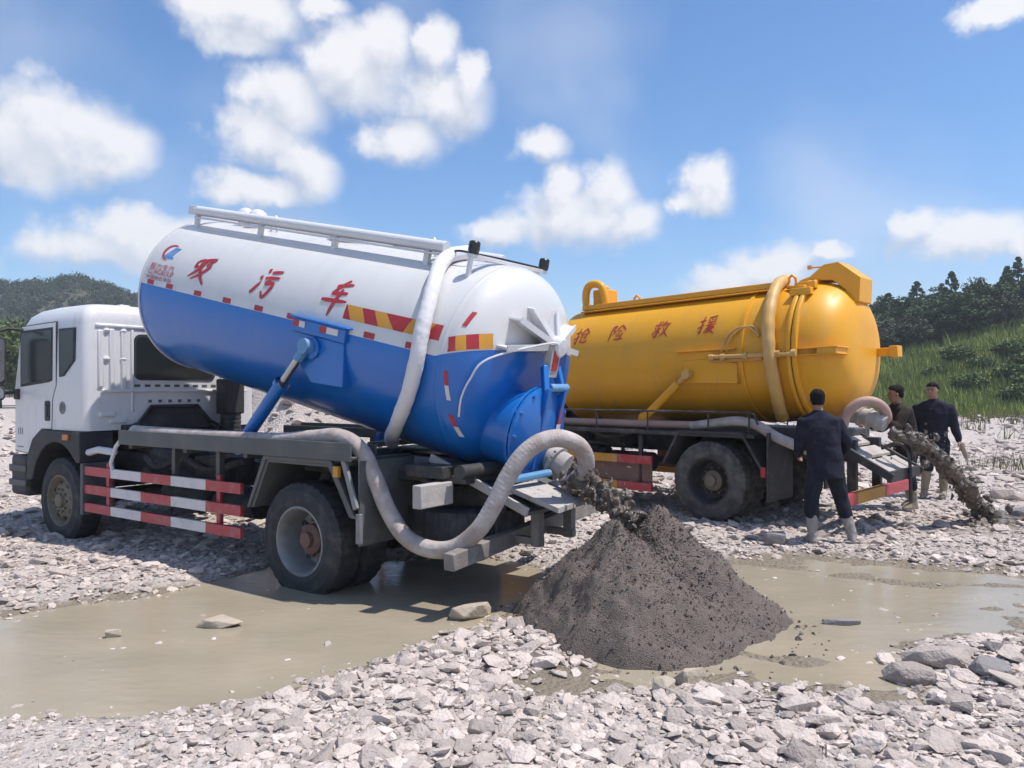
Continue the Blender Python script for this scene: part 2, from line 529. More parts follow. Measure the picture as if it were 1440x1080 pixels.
def np_mesh(name, V, F, m_, parent=None, smooth=False, tri=3):
    V = np.ascontiguousarray(V, dtype=np.float32)
    F = np.ascontiguousarray(F, dtype=np.int32)
    me = bpy.data.meshes.new(name)
    me.vertices.add(len(V))
    me.vertices.foreach_set('co', V.ravel())
    me.loops.add(F.size)
    me.loops.foreach_set('vertex_index', F.ravel())
    me.polygons.add(len(F))
    me.polygons.foreach_set('loop_start', np.arange(0, F.size, F.shape[1], dtype=np.int32))
    me.update(calc_edges=True)
    me.validate()
    me.materials.append(M[m_] if isinstance(m_, str) else m_)
    if smooth:
        me.shade_smooth()
    else:
        me.shade_flat()
    o = bpy.data.objects.new(name, me)
    COL.objects.link(o)
    if parent is not None:
        o.parent = parent
    return o


def _h(ix, iy, s):
    n = (ix.astype(np.int64) * 374761393 + iy.astype(np.int64) * 668265263 + s * 1442695041) & 0x7fffffff
    n = ((n ^ (n >> 13)) * 1274126177) & 0x7fffffff
    return ((n ^ (n >> 16)) & 0xffff) / 65535.0


def vnoise(x, y, s=0):
    x = np.asarray(x, float)
    y = np.asarray(y, float)
    ix = np.floor(x)
    iy = np.floor(y)
    fx = x - ix
    fy = y - iy
    fx = fx * fx * (3 - 2 * fx)
    fy = fy * fy * (3 - 2 * fy)
    a = _h(ix, iy, s)
    b = _h(ix + 1, iy, s)
    c = _h(ix, iy + 1, s)
    d = _h(ix + 1, iy + 1, s)
    return (a * (1 - fx) + b * fx) * (1 - fy) + (c * (1 - fx) + d * fx) * fy


def fbm(x, y, s=0, o=4):
    r = 0
    amp = 0.5
    for k in range(o):
        r = r + amp * (vnoise(x, y, s + k * 17) - 0.5)
        x = x * 2.03
        y = y * 2.03
        amp *= 0.5
    return r


def sstep(a, b, x):
    t = np.clip((x - a) / (b - a), 0, 1)
    return t * t * (3 - 2 * t)


def poly_sd(px, py, poly):
    """signed distance, negative inside"""
    px = np.asarray(px, float)
    py = np.asarray(py, float)
    d = np.full(px.shape, 1e9)
    ins = np.zeros(px.shape, bool)
    n = len(poly)
    for i in range(n):
        x0, y0 = poly[i]
        x1, y1 = poly[(i + 1) % n]
        ex, ey = x1 - x0, y1 - y0
        t = np.clip(((px - x0) * ex + (py - y0) * ey) / (ex * ex + ey * ey), 0, 1)
        d = np.minimum(d, np.hypot(px - x0 - t * ex, py - y0 - t * ey))
        c = ((y0 > py) != (y1 > py)) & (px < (x1 - x0) * (py - y0) / (y1 - y0 + 1e-12) + x0)
        ins ^= c
    return np.where(ins, -d, d)


# ------------------------------------------------------------------ ground, puddles
POND = [(-9, 6.2), (-5.5, 6.0), (-3.86, 5.95), (-3.5, 6.33), (-3.0, 6.6), (-2.6, 7.15), (-2.3, 7.6), (-1.4, 7.9), (-.57, 8.0), (.05, 7.75),
        (.38, 7.4), (.25, 6.6), (.08, 6.15), (-.3, 5.55), (-.57, 5.24), (-1.02, 4.66), (-1.46, 4.34), (-1.83, 4.2),
        (-2.75, 4.2), (-4, 4.22), (-6, 4.3), (-9, 4.6)]
POND2 = [(1.6, 7.4), (1.99, 7.83), (2.82, 8.17), (3.49, 8.0), (4.31, 7.52), (4.7, 7.3), (6.8, 6.7), (7.5, 5.6), (3.9, 5.55),
         (3.2, 5.42), (2.75, 5.30), (2.42, 4.95), (2.33, 4.55), (2.15, 4.3), (1.54, 4.45), (1.09, 4.61), (.73, 4.45),
         (.16, 4.34), (-.08, 4.61), (.15, 4.85), (.9, 5.2), (1.6, 5.5), (1.7, 6.5)]
HEAPS = [(-4.9, 15.2, 1.75, 2.6), (-3.3, 14.6, 1.2, 2.0), (-12.2, 17.0, 1.1, 2.6), (-14.5, 19.0, 1.5, 3.5), (-10.8, 22, 1.3, 3.0), (-7.0, 17.5, 1.4, 2.5),
         (12.5, 26, 0.5, 3)]


def gz(x, y, fine=True):
    x = np.asarray(x, float)
    y = np.asarray(y, float)
    z = 0.045 + 0.03 * sstep(8, 11, y) + 0.065 * sstep(10.5, 12.5, y) * sstep(1, 5, x) + 0.22 * sstep(12, 36, y)
    z = z - 0.085 * np.exp(-(((x + 4.8) / 1.6) ** 2 + ((y - 9.6) / 1.6) ** 2))
    z = z + 0.03 * sstep(4.8, 3.6, y) * sstep(1.0, 3.0, x)
    z = z + 0.045 * fbm(x * 0.9, y * 0.9, 3, 3) * sstep(60, 20, y)
    w = 0.34 * fbm(x * 1.9, y * 1.9, 11, 5)
    s1 = poly_sd(x, y, POND) + w
    s2 = poly_sd(x, y, POND2) + w
    z = z * sstep(-0.02, 0.40, np.minimum(s1, s2)) + 0.012 * sstep(0, 0.1, np.minimum(s1, s2))
    z = np.where(s1 < 0.0, np.minimum(z, 0) - 0.07 * sstep(0.0, -0.5, s1), z)
    isl = 0.18 * (fbm(x * 1.6, y * 3.2, 23, 5) + 0.05)
    z = np.where(s2 < 0.0, np.minimum(z, 0) - 0.035 * sstep(0.0, -0.35, s2) + isl * sstep(0.05, -0.3, s2), z)
    for (hx, hy, hh, hr) in HEAPS:
        d = np.hypot(x - hx, y - hy) / hr + 0.5 * fbm(x * 0.8, y * 0.8, 5, 4)
        z = z + hh * np.clip(1 - d, 0, 1)
    if fine:
        near = sstep(40, 6, y)
        g = fbm(x * 9, y * 9, 31, 3)
        dry = sstep(0.0, 0.25, np.minimum(s1, s2))
        z = z + 0.035 * g * near * (0.15 + 0.85 * dry)
    return z


def axis_vals(lo, hi, fine_lo, fine_hi, step, grow):
    v = list(np.arange(fine_lo, fine_hi, step))
    a, s = fine_lo, step
    left = []
    while a > lo:
        s *= grow
        a -= s
        left.append(a)
    b, s = v[-1], step
    right = []
    while b < hi:
        s *= grow
        b += s
        right.append(b)
    return np.array(left[::-1] + v + right)


gx = axis_vals(-2500, 2500, -7.0, 7.5, 0.05, 1.16)
gy = axis_vals(-60, 3500, 3.2, 12.5, 0.05, 1.13)
GX, GY = np.meshgrid(gx, gy, indexing='ij')
GZ = gz(GX, GY)
nx, ny = GX.shape
idx = np.arange(nx * ny).reshape(nx, ny)
GF = np.stack([idx[:-1, :-1], idx[1:, :-1], idx[1:, 1:], idx[:-1, 1:]], -1).reshape(-1, 4)


def ground_material():
    m = bpy.data.materials.new('gravel_ground')
    m.use_nodes = True
    nt = m.node_tree
    b = nt.nodes['Principled BSDF']
    b.inputs['Roughness'].default_value = 0.95
    b.inputs['Specular IOR Level'].default_value = 0.25
    t = nt.nodes.new('ShaderNodeTexCoord')

    def noise(sc, det=6, ro=0.6):
        n = nt.nodes.new('ShaderNodeTexNoise')
        n.inputs['Scale'].default_value = sc
        n.inputs['Detail'].default_value = det
        n.inputs['Roughness'].default_value = ro
        nt.links.new(t.outputs['Object'], n.inputs['Vector'])
        return n.outputs['Fac']

    def ramp(f, a, b_):
        r = nt.nodes.new('ShaderNodeMapRange')
        r.interpolation_type = 'SMOOTHSTEP'
        r.inputs['From Min'].default_value = a
        r.inputs['From Max'].default_value = b_
        nt.links.new(f, r.inputs['Value'])
        return r.outputs[0]

    def mix(f, a, b_):
        x = nt.nodes.new('ShaderNodeMix')
        x.data_type = 'RGBA'
        for k, v in (('A', a), ('B', b_)):
            if isinstance(v, tuple):
                x.inputs[k].default_value = (*v, 1)
            else:
                nt.links.new(v, x.inputs[k])
        nt.links.new(f, x.inputs['Factor'])
        return x.outputs['Result']
    vor = nt.nodes.new('ShaderNodeTexVoronoi')
    vor.inputs['Scale'].default_value = 26
    nt.links.new(t.outputs['Object'], vor.inputs['Vector'])
    c = mix(ramp(noise(0.7), 0.35, 0.7), (0.45, 0.40, 0.37), (0.51, 0.455, 0.425))
    c2 = mix(ramp(noise(24), 0.5, 0.75), c, (0.31, 0.27, 0.25))
    sepc = nt.nodes.new('ShaderNodeSeparateColor')
    nt.links.new(vor.outputs['Color'], sepc.inputs[0])
    c3 = mix(ramp(sepc.outputs[0], 0.55, 1.0), c2, (0.52, 0.465, 0.435))
    at = nt.nodes.new('ShaderNodeAttribute')
    at.attribute_name = 'wet'
    wetn = ramp(noise(5), 0.35, 0.65)
    wm = nt.nodes.new('ShaderNodeMath')
    wm.operation = 'MULTIPLY'
    nt.links.new(at.outputs['Fac'], wm.inputs[0])
    nt.links.new(wetn, wm.inputs[1])
    wa = nt.nodes.new('ShaderNodeMath')
    wa.operation = 'ADD'
    wa.use_clamp = True
    nt.links.new(wm.outputs[0], wa.inputs[0])
    wsq = nt.nodes.new('ShaderNodeMath')
    wsq.operation = 'POWER'
    nt.links.new(at.outputs['Fac'], wsq.inputs[0])
    wsq.inputs[1].default_value = 3
    nt.links.new(wsq.outputs[0], wa.inputs[1])
    c4 = mix(wa.outputs[0], c3, (0.245, 0.205, 0.155))
    nt.links.new(c4, b.inputs['Base Color'])
    rr = nt.nodes.new('ShaderNodeMapRange')
    rr.inputs['To Min'].default_value = 0.95
    rr.inputs['To Max'].default_value = 0.45
    nt.links.new(wa.outputs[0], rr.inputs['Value'])
    nt.links.new(rr.outputs[0], b.inputs['Roughness'])
    ad = nt.nodes.new('ShaderNodeMath')
    ad.operation = 'ADD'
    nt.links.new(vor.outputs['Distance'], ad.inputs[0])
    nt.links.new(noise(60, 4), ad.inputs[1])
    bp = nt.nodes.new('ShaderNodeBump')
    bp.inputs['Strength'].default_value = 0.8
    bp.inputs['Distance'].default_value = 0.03
    bp.invert = False
    nt.links.new(ad.outputs[0], bp.inputs['Height'])
    nt.links.new(bp.outputs[0], b.inputs['Normal'])
    return m


M['gravel_ground'] = ground_material()
ground = np_mesh('ground', np.stack([GX, GY, GZ], -1).reshape(-1, 3), GF, 'gravel_ground', smooth=True)
tag(ground, 'pale crushed stone floor of the quarry yard', kind='structure')
wet = np.maximum(sstep(0.30, -0.05, np.minimum(poly_sd(GX, GY, POND), poly_sd(GX, GY, POND2)) + 0.2 * fbm(GX * 2, GY * 2, 41)),
                 sstep(1.5, 0.9, np.hypot(GX - 1.05, GY - 5.75)) * 0.7)
wet = np.maximum(wet, 0.75 * sstep(0.9, 0.3, np.hypot((GX - 5.9) / 1.3, GY - 9.75)))
wet = np.maximum(wet, 0.6 * sstep(1.0, 0.2, np.abs(GY - 9.2) / 0.5) * sstep(3.6, 4.6, GX) * sstep(9.0, 6.5, GX))
a_ = ground.data.attributes.new('wet', 'FLOAT', 'POINT')
a_.data.foreach_set('value', wet.ravel().astype(np.float32))


def water_material():
    m = bpy.data.materials.new('muddy_water')
    m.use_nodes = True
    nt = m.node_tree
    b = nt.nodes['Principled BSDF']
    b.inputs['Roughness'].default_value = 0.15
    b.inputs['IOR'].default_value = 1.33
    t = nt.nodes.new('ShaderNodeTexCoord')
    mp = nt.nodes.new('ShaderNodeMapping')
    mp.inputs['Scale'].default_value = (0.9, 1.5, 1)
    nt.links.new(t.outputs['Object'], mp.inputs['Vector'])
    n = nt.nodes.new('ShaderNodeTexNoise')
    n.inputs['Scale'].default_value = 1.1
    n.inputs['Detail'].default_value = 7
    nt.links.new(mp.outputs[0], n.inputs['Vector'])
    x = nt.nodes.new('ShaderNodeMix')
    x.data_type = 'RGBA'
    x.inputs['A'].default_value = (0.285, 0.25, 0.185, 1)
    x.inputs['B'].default_value = (0.35, 0.30, 0.225, 1)
    r = nt.nodes.new('ShaderNodeMapRange')
    r.inputs['From Min'].default_value = 0.3
    r.inputs['From Max'].default_value = 0.7
    nt.links.new(n.outputs['Fac'], r.inputs['Value'])
    nt.links.new(r.outputs[0], x.inputs['Factor'])
    nt.links.new(x.outputs['Result'], b.inputs['Base Color'])
    n2 = nt.nodes.new('ShaderNodeTexNoise')
    n2.inputs['Scale'].default_value = 9
    n2.inputs['Detail'].default_value = 4
    nt.links.new(mp.outputs[0], n2.inputs['Vector'])
    bp = nt.nodes.new('ShaderNodeBump')
    bp.inputs['Strength'].default_value = 0.13
    bp.inputs['Distance'].default_value = 0.03
    nt.links.new(n2.outputs['Fac'], bp.inputs['Height'])
    nt.links.new(bp.outputs[0], b.inputs['Normal'])
    return m


M['water'] = water_material()


def pond(name, poly, label, grow=0.35):
    cx = sum(p[0] for p in poly) / len(poly)
    n = len(poly)
    area = sum(poly[i][0] * poly[(i + 1) % n][1] - poly[(i + 1) % n][0] * poly[i][1] for i in range(n))
    sg = 1 if area > 0 else -1
    pts = []
    for i in range(n):
        p0, p1, p2 = Vector(poly[i - 1]), Vector(poly[i]), Vector(poly[(i + 1) % n])
        d = (p2 - p0).normalized()
        nn = Vector((d.y, -d.x)) * sg
        pts.append(p1 + nn * grow)
    mb = MB()
    mb.add([(p.x, p.y, 0.0) for p in pts], [tuple(range(n)) if sg > 0 else tuple(range(n - 1, -1, -1))])
    o = mb.build(name, 'water', smooth=0, fix=False)
    bm = bmesh.new()
    bm.from_mesh(o.data)
    bmesh.ops.triangulate(bm, faces=bm.faces)
    bm.to_mesh(o.data)
    bm.free()
    tag(o, label, kind='structure')
    return o


pond('puddle', POND, 'wide murky tan puddle in front of the blue and white tanker')
pond('puddle', POND2, 'shallow murky puddle winding right of the mud heap')

# ------------------------------------------------------------------ stones


def rock_template(seed, n=11, flat=0.6):
    r = random.Random(seed)
    bm = bmesh.new()
    for i in range(n):
        v = Vector((r.gauss(0, 1), r.gauss(0, 1), r.gauss(0, 1))).normalized()
        k = r.uniform(0.75, 1.05)
        bm.verts.new((v.x * k, v.y * k * 0.78, max(-.8, min(.8, v.z * 1.15)) * k * flat))
    ret = bmesh.ops.convex_hull(bm, input=bm.verts)
    bad = list({e for e in list(ret['geom_interior']) + list(ret['geom_unused']) if isinstance(e, bmesh.types.BMVert)})
    bmesh.ops.delete(bm, geom=bad, context='VERTS')
    bmesh.ops.triangulate(bm, faces=bm.faces)
    bm.verts.index_update()
    V = np.array([v.co[:] for v in bm.verts])
    F = np.array([[v.index for v in f.verts] for f in bm.faces])
    bm.free()
    V[:, :2] /= np.abs(V[:, :2]).max()
    return V, F


TPL = [rock_template(100 + i, 15 + i % 6, 0.30 + 0.06 * (i % 5)) for i in range(14)]


def rot_mats(n, tilt):
    az = rng.uniform(0, 2 * np.pi, n)
    ta = rng.normal(0, tilt, n)
    tb = rng.normal(0, tilt, n)
    ca, sa = np.cos(az), np.sin(az)
    z = np.zeros(n)
    o = np.ones(n)
    Rz = np.stack([np.stack([ca, -sa, z], -1), np.stack([sa, ca, z], -1), np.stack([z, z, o], -1)], 1)
    Rx = np.stack([np.stack([o, z, z], -1), np.stack([z, np.cos(ta), -np.sin(ta)], -1), np.stack([z, np.sin(ta), np.cos(ta)], -1)], 1)
    Ry = np.stack([np.stack([np.cos(tb), z, np.sin(tb)], -1), np.stack([z, o, z], -1), np.stack([-np.sin(tb), z, np.cos(tb)], -1)], 1)
    return Ry @ Rx @ Rz


def scatter_mesh(name, pos, size, rots, kinds, m_, parent):
    Vs, Fs, off = [], [], 0
    for k in range(len(TPL)):
        sel = np.where(kinds == k)[0]
        if not len(sel):
            continue
        V, F = TPL[k]
        W = np.einsum('nij,vj->nvi', rots[sel], V) * size[sel][:, None, None] + pos[sel][:, None, :]
        nv = len(V)
        Vs.append(W.reshape(-1, 3))
        Fs.append((F[None] + (np.arange(len(sel)) * nv)[:, None, None] + off).reshape(-1, 3))
        off += nv * len(sel)
    return np_mesh(name, np.concatenate(Vs), np.concatenate(Fs), m_, parent)


PILE_C = (1.0, 5.78)


def make_stones():
    P, S = [], []

    def zone(y0, y1, dens, smin, smed, sig, smax, xs=None, keep=None):
        w = 0.80 * y1
        n = int(dens * (y1 - y0) * 2 * w)
        y = rng.uniform(y0, y1, n)
        x = rng.uniform(-w, w, n)
        s = np.clip(smed * np.exp(rng.normal(0, sig, n)), smin, smax)
        ok = np.abs(x) < 0.78 * y + 0.2
        if xs is not None:
            ok &= xs(x, y)
        d = np.minimum(poly_sd(x, y, POND), poly_sd(x, y, POND2)) + 0.34 * fbm(x * 1.9, y * 1.9, 11, 5)
        in2 = poly_sd(x, y, POND2) < 0.05
        pr = np.where(d > 0.08, 1.0, np.where(d > -0.06, 0.45, np.where(d > -0.22, 0.06, np.where(in2, 0.02, 0.006))))
        ok &= rng.uniform(0, 1, n) < pr
        ok &= np.hypot(x - PILE_C[0], (y - PILE_C[1])) > 0.92
        # finer grit bottom left, coarse slabs right
        x, y, s = x[ok], y[ok], s[ok]
        P.append(np.stack([x, y], -1))
        S.append(s)
    zone(3.3, 5.4, 1000, 0.009, 0.021, 0.55, 0.09)
    zone(3.3, 5.6, 42, 0.035, 0.054, 0.3, 0.11, xs=lambda x, y: x > -1.6 + rng.normal(0, 0.8, len(x)))
    zone(3.3, 5.6, 8, 0.07, 0.095, 0.25, 0.15, xs=lambda x, y: x > 1.4 + rng.normal(0, 0.6, len(x)))
    zone(5.4, 8.6, 430, 0.010, 0.020, 0.5, 0.09)
    zone(5.4, 9.5, 8, 0.05, 0.07, 0.3, 0.13, xs=lambda x, y: np.abs(x) > 1.5)
    zone(8.6, 13.0, 190, 0.012, 0.023, 0.5, 0.10)
    zone(8.6, 13.0, 5, 0.06, 0.085, 0.3, 0.16)
    zone(13.0, 22.0, 26, 0.03, 0.055, 0.5, 0.22)
    zone(22.0, 40.0, 4.0, 0.05, 0.08, 0.5, 0.35)
    P = np.concatenate(P)
    S = np.concatenate(S)
    # bottom-left corner is fine grit: shrink there
    S = S * (1 - 0.5 * sstep(-0.8, -2.2, P[:, 0]) * sstep(5.0, 4.4, P[:, 1]))
    Z = gz(P[:, 0], P[:, 1]) + S * rng.uniform(0.0, 0.28, len(S))
    inw = np.minimum(poly_sd(P[:, 0], P[:, 1], POND), poly_sd(P[:, 0], P[:, 1], POND2)) < 0.0
    Z = np.where(inw, np.maximum(Z, -0.22 * S), Z)
    pos = np.concatenate([P, Z[:, None]], 1)
    k = rng.integers(0, len(TPL), len(S))
    rots = rot_mats(len(S), 0.22)
    vis = (np.abs(P[:, 0]) < 0.66 * P[:, 1]) & (P[:, 1] > 3.85)
    # not the ones behind the trucks or the heap
    hid = (P[:, 1] > 8.0) & (P[:, 0] < 2.6) & (P[:, 0] > -6.0)
    score = S / P[:, 1] * vis * (~hid)
    order = np.argsort(-score)
    big, rest = order[:300], order[300:]
    meshes = []
    for i, (V, F) in enumerate(TPL):
        me = bpy.data.meshes.new('stone')
        me.from_pydata(V.tolist(), [], F.tolist())
        me.shade_flat()
        me.materials.append(M['stone_single'])
        meshes.append(me)
    for i in big:
        o = bpy.data.objects.new('stone', meshes[k[i]])
        m4 = Matrix(rots[i].tolist()).to_4x4() @ Matrix.Scale(float(S[i]), 4)
        m4.translation = Vector(pos[i])
        o.matrix_world = m4
        COL.objects.link(o)
        o.parent = ground
    r = scatter_mesh('crushed_stone', pos[rest], S[rest], rots[rest], k[rest], 'stone', ground)
    r['kind'] = 'stuff'


def single_stone_mat():
    m = mat('stone_single', (0.51, 0.436, 0.395), 0.92, var=0.2, vscale=2.0, bump=0.8, bscale=4, dirt=0.4, dirt_col=(0.26, 0.22, 0.20), dscale=0.9)
    nt = m.node_tree
    b = nt.nodes['Principled BSDF']
    lk = b.inputs['Base Color'].links[0]
    src = lk.from_socket
    oi = nt.nodes.new('ShaderNodeObjectInfo')
    hv = nt.nodes.new('ShaderNodeHueSaturation')
    mr = nt.nodes.new('ShaderNodeMapRange')
    mr.inputs['To Min'].default_value = 0.62
    mr.inputs['To Max'].default_value = 1.22
    nt.links.new(oi.outputs['Random'], mr.inputs['Value'])
    nt.links.new(mr.outputs[0], hv.inputs['Value'])
    nt.links.new(src, hv.inputs['Color'])
    nt.links.new(hv.outputs[0], b.inputs['Base Color'])
    return m


M['stone_single'] = single_stone_mat()
make_stones()


def boulder(name, x, y, sx, sy, sz, rotz, tilt, m_, label, seed, sink=0.3):
    r = random.Random(seed)
    bm = bmesh.new()
    for i in range(22):
        v = Vector((r.gauss(0, 1), r.gauss(0, 1), r.gauss(0, 1))).normalized()
        bm.verts.new((v.x * sx * r.uniform(.85, 1.05), v.y * sy * r.uniform(.85, 1.05), max(-0.7, min(0.75, v.z * 1.2)) * sz))
    ret = bmesh.ops.convex_hull(bm, input=bm.verts)
    bad = list({e for e in list(ret['geom_interior']) + list(ret['geom_unused']) if isinstance(e, bmesh.types.BMVert)})
    bmesh.ops.delete(bm, geom=bad, context='VERTS')
    me = bpy.data.meshes.new(name)
    bm.to_mesh(me)
    bm.free()
    me.materials.append(M[m_])
    me.shade_flat()
    o = bpy.data.objects.new(name, me)
    COL.objects.link(o)
    o.location = (x, y, max(float(gz(x, y)), -0.005) + sz * (0.7 - sink))
    o.rotation_euler = (tilt, 0, rotz)
    b = o.modifiers.new('bevel', 'BEVEL')
    b.width = 0.006
    b.segments = 1
    tag(o, label, 'rock')
    return o


boulder('rock', 1.03, 4.62, 0.13, 0.09, 0.075, 0.3, 0.1, 'stone_tan', 'rounded tan rock at the puddle edge below the mud heap', 3, 0.15)
boulder('rock', 0.86, 4.40, 0.10, 0.08, 0.065, 1.2, 0.0, 'stone_tan', 'smaller tan rock lying in front of the rounded tan rock', 4, 0.15)
boulder('rock', 2.62, 4.80, 0.22, 0.13, 0.09, -0.25, -0.15, 'stone', 'large pale flat-topped slab at the right edge of the near puddle', 5)
boulder('rock', 2.36, 4.62, 0.17, 0.10, 0.085, -0.3, 0.12, 'stone', 'pale slab half in the puddle, left of the largest slab', 6)
boulder('rock', 2.78, 4.55, 0.15, 0.10, 0.08, 0.4, 0.3, 'stone_slate', 'dark grey tilted slab at right beside the largest pale slab', 8)
boulder('rock', 2.42, 5.75, 0.15, 0.05, 0.035, -0.12, 0.0, 'stone_slate', 'dark thin stone lying in the middle of the right puddle', 9, 0.1)
boulder('rock', -2.14, 5.72, 0.19, 0.10, 0.045, 0.1, 0.05, 'stone_tan', 'low tan slab breaking the surface of the left puddle', 10, 0.0)
boulder('rock', -2.78, 5.45, 0.07, 0.05, 0.04, 0.4, 0.0, 'stone_tan', 'small tan stone in the left puddle, left of the low slab', 11, 0.0)
boulder('rock', -0.32, 5.92, 0.20, 0.10, 0.09, 0.35, 0.0, 'stone_tan', 'tan grey rock on the puddle shore left of the mud heap', 12, 0.2)
boulder('rock', 2.86, 8.5, 0.16, 0.11, 0.10, 0.2, 0.0, 'stone_slate', 'brown grey rock on the ground beside the left boot of the nearest man', 13, 0.2)
boulder('rock', 6.45, 9.9, 0.20, 0.13, 0.12, 0.5, 0.0, 'stone_slate', 'dark rock on the gravel right of the second mud stream', 14, 0.2)
boulder('rock', 7.2, 11.4, 0.24, 0.16, 0.13, -0.3, 0.0, 'stone', 'grey rock near the right edge of the picture behind the mud stream', 15, 0.2)

# ------------------------------------------------------------------ background hills


def pinterp(u, pts):
    return np.interp(u, [p[0] for p in pts], [p[1] for p in pts])


LRIDGE = [(-1.6, 440), (-1.0, 420), (-0.80, 402), (-0.70, 390), (-0.655, 390), (-0.60, 392), (-0.565, 382), (-0.545, 387), (-0.50, 402), (-0.46, 418),
          (-0.38, 450), (-0.28, 485), (-0.15, 500), (0.05, 505), (0.3, 500), (0.6, 495), (1.2, 500)]
D0, D1, D2 = 120.0, 235.0, 420.0


def lhill(u, d):
    ridge = (547 - pinterp(u, LRIDGE) - 12) / 1100 * D1 + 1.73
    h = np.where(d < D1, ridge * sstep(D0, D1, d) ** 1.0, ridge * (1 - 0.35 * sstep(D1, D2, d)))
    n = 0.09 * ridge * fbm(u * 16, d * 0.02, 77, 4) * 2
    return h + n * sstep(D0, D0 + 50, d) - 0.4


uu = np.linspace(-1.6, 1.2, 180)
dd = np.concatenate([np.linspace(D0 - 30, D1, 50), np.linspace(D1 + 10, D2, 20)])
U, D = np.meshgrid(uu, dd, indexing='ij')
idx = np.arange(U.size).reshape(U.shape)
HF = np.stack([idx[:-1, :-1], idx[1:, :-1], idx[1:, 1:], idx[:-1, 1:]], -1).reshape(-1, 4)
hill = np_mesh('hill', np.stack([U * D, D, lhill(U, D)], -1).reshape(-1, 3), HF, 'hill_soil', smooth=True)
tag(hill, 'low wooded hill on the horizon behind the white cab', kind='structure')


def leaf_cloud(centers, radii, nleaf, size, squash=1.0):
    """random leaf-sized quads over ellipsoid clumps -> V,F"""
    n = len(centers)
    N = n * nleaf
    c = np.repeat(np.asarray(centers, float), nleaf, 0)
    r = np.repeat(np.asarray(radii, float), nleaf)
    d = rng.normal(size=(N, 3))
    d /= np.linalg.norm(d, axis=1)[:, None]
    p = c + d * (r * rng.uniform(0.55, 1.05, N))[:, None] * np.array([1, 1, squash])
    a = rng.normal(size=(N, 3)) + d * 0.0
    a /= np.linalg.norm(a, axis=1)[:, None]
    b = np.cross(a, d + rng.normal(size=(N, 3)) * 0.6)
    b /= (np.linalg.norm(b, axis=1)[:, None] + 1e-9)
    s = (size * rng.uniform(0.6, 1.3, N))[:, None]
    V = np.stack([p - a * s - b * s * .6, p + a * s - b * s * .6, p + a * s * .8 + b * s * .7, p - a * s * .7 + b * s * .7], 1).reshape(-1, 3)
    F = np.arange(N * 4).reshape(-1, 4)
    return V, F


# left hill wood: reads as one mass
nt_ = 3000
u = rng.uniform(-0.95, -0.12, nt_)
d = D0 + 20 + (D1 + 8 - D0 - 20) * rng.uniform(0, 1, nt_) ** 0.6
zz = lhill(u, d)
rad = rng.uniform(0.9, 2.3, nt_) * (0.8 + 0.5 * (d < 175))
V, F = leaf_cloud(np.stack([u * d, d, zz + rad * 0.7], -1), rad, 80, 0.20, 1.0)
o = np_mesh('hill_woodland', V, F, 'hill_wood')
tag(o, 'dark green and brown woodland covering the far hill', 'woodland', kind='stuff')

# right slope, grass and forest
GTOP = [(0.10, 545), (0.30, 538), (0.40, 528), (0.475, 508), (0.56, 484), (0.655, 455), (0.80, 430), (1.1, 420)]
FTOP = [(0.05, 440), (0.30, 418), (0.45, 408), (0.50, 402), (0.53, 397), (0.58, 389), (0.62, 386), (0.655, 376), (0.80, 362), (1.1, 355)]
S0, S1, S2, S3 = 36.0, 60.0, 100.0, 160.0


def rslope(u, d):
    g = np.maximum(0.3, (547 - pinterp(u, GTOP)) / 1100 * S1 + 1.73)
    f = np.maximum(g, (547 - pinterp(u, FTOP)) / 1100 * 84 + 1.73 - 5.6)
    h = np.where(d < S1, 0.1 + (g - 0.1) * sstep(S0 - 1, S1 + 8, d) * 1.09, g + (f - g) * sstep(S1, 84, d))
    h = h * (1 - 0.5 * sstep(110, S3, d))
    return h + 0.5 * fbm(u * 40, d * 0.15, 99, 4) * sstep(S0, S0 + 6, d)


uu = np.linspace(0.12, 1.3, 150)
dd = np.concatenate([np.linspace(S0 - 3, S1, 45), np.linspace(S1 + 1, S3, 40)])
U, D = np.meshgrid(uu, dd, indexing='ij')
idx = np.arange(U.size).reshape(U.shape)
HF = np.stack([idx[:-1, :-1], idx[1:, :-1], idx[1:, 1:], idx[:-1, 1:]], -1).reshape(-1, 4)
o = np_mesh('hillside', np.stack([U * D, D, rslope(U, D)], -1).reshape(-1, 3), HF, 'slope_soil', smooth=True)
tag(o, 'grassy hillside rising behind the yard at right', kind='structure')


def blades(px, py, pz, hh, n, spread, width):
    N = len(px) * n
    x = np.repeat(px, n) + rng.normal(0, spread, N)
    y = np.repeat(py, n) + rng.normal(0, spread, N)
    z = np.repeat(pz, n)
    h = np.repeat(hh, n) * rng.uniform(0.5, 1.15, N)
    az = rng.uniform(0, 2 * np.pi, N)
    w = width * rng.uniform(0.6, 1.4, N)
    lean = rng.normal(0, 0.3, (N, 2)) * h[:, None]
    dx, dy = np.cos(az) * w, np.sin(az) * w
    V = np.stack([np.stack([x - dx, y - dy, z - 0.05], -1), np.stack([x + dx, y + dy, z - 0.05], -1),
                  np.stack([x + lean[:, 0], y + lean[:, 1], z + h], -1)], 1).reshape(-1, 3)
    return V, np.arange(N * 3).reshape(-1, 3)


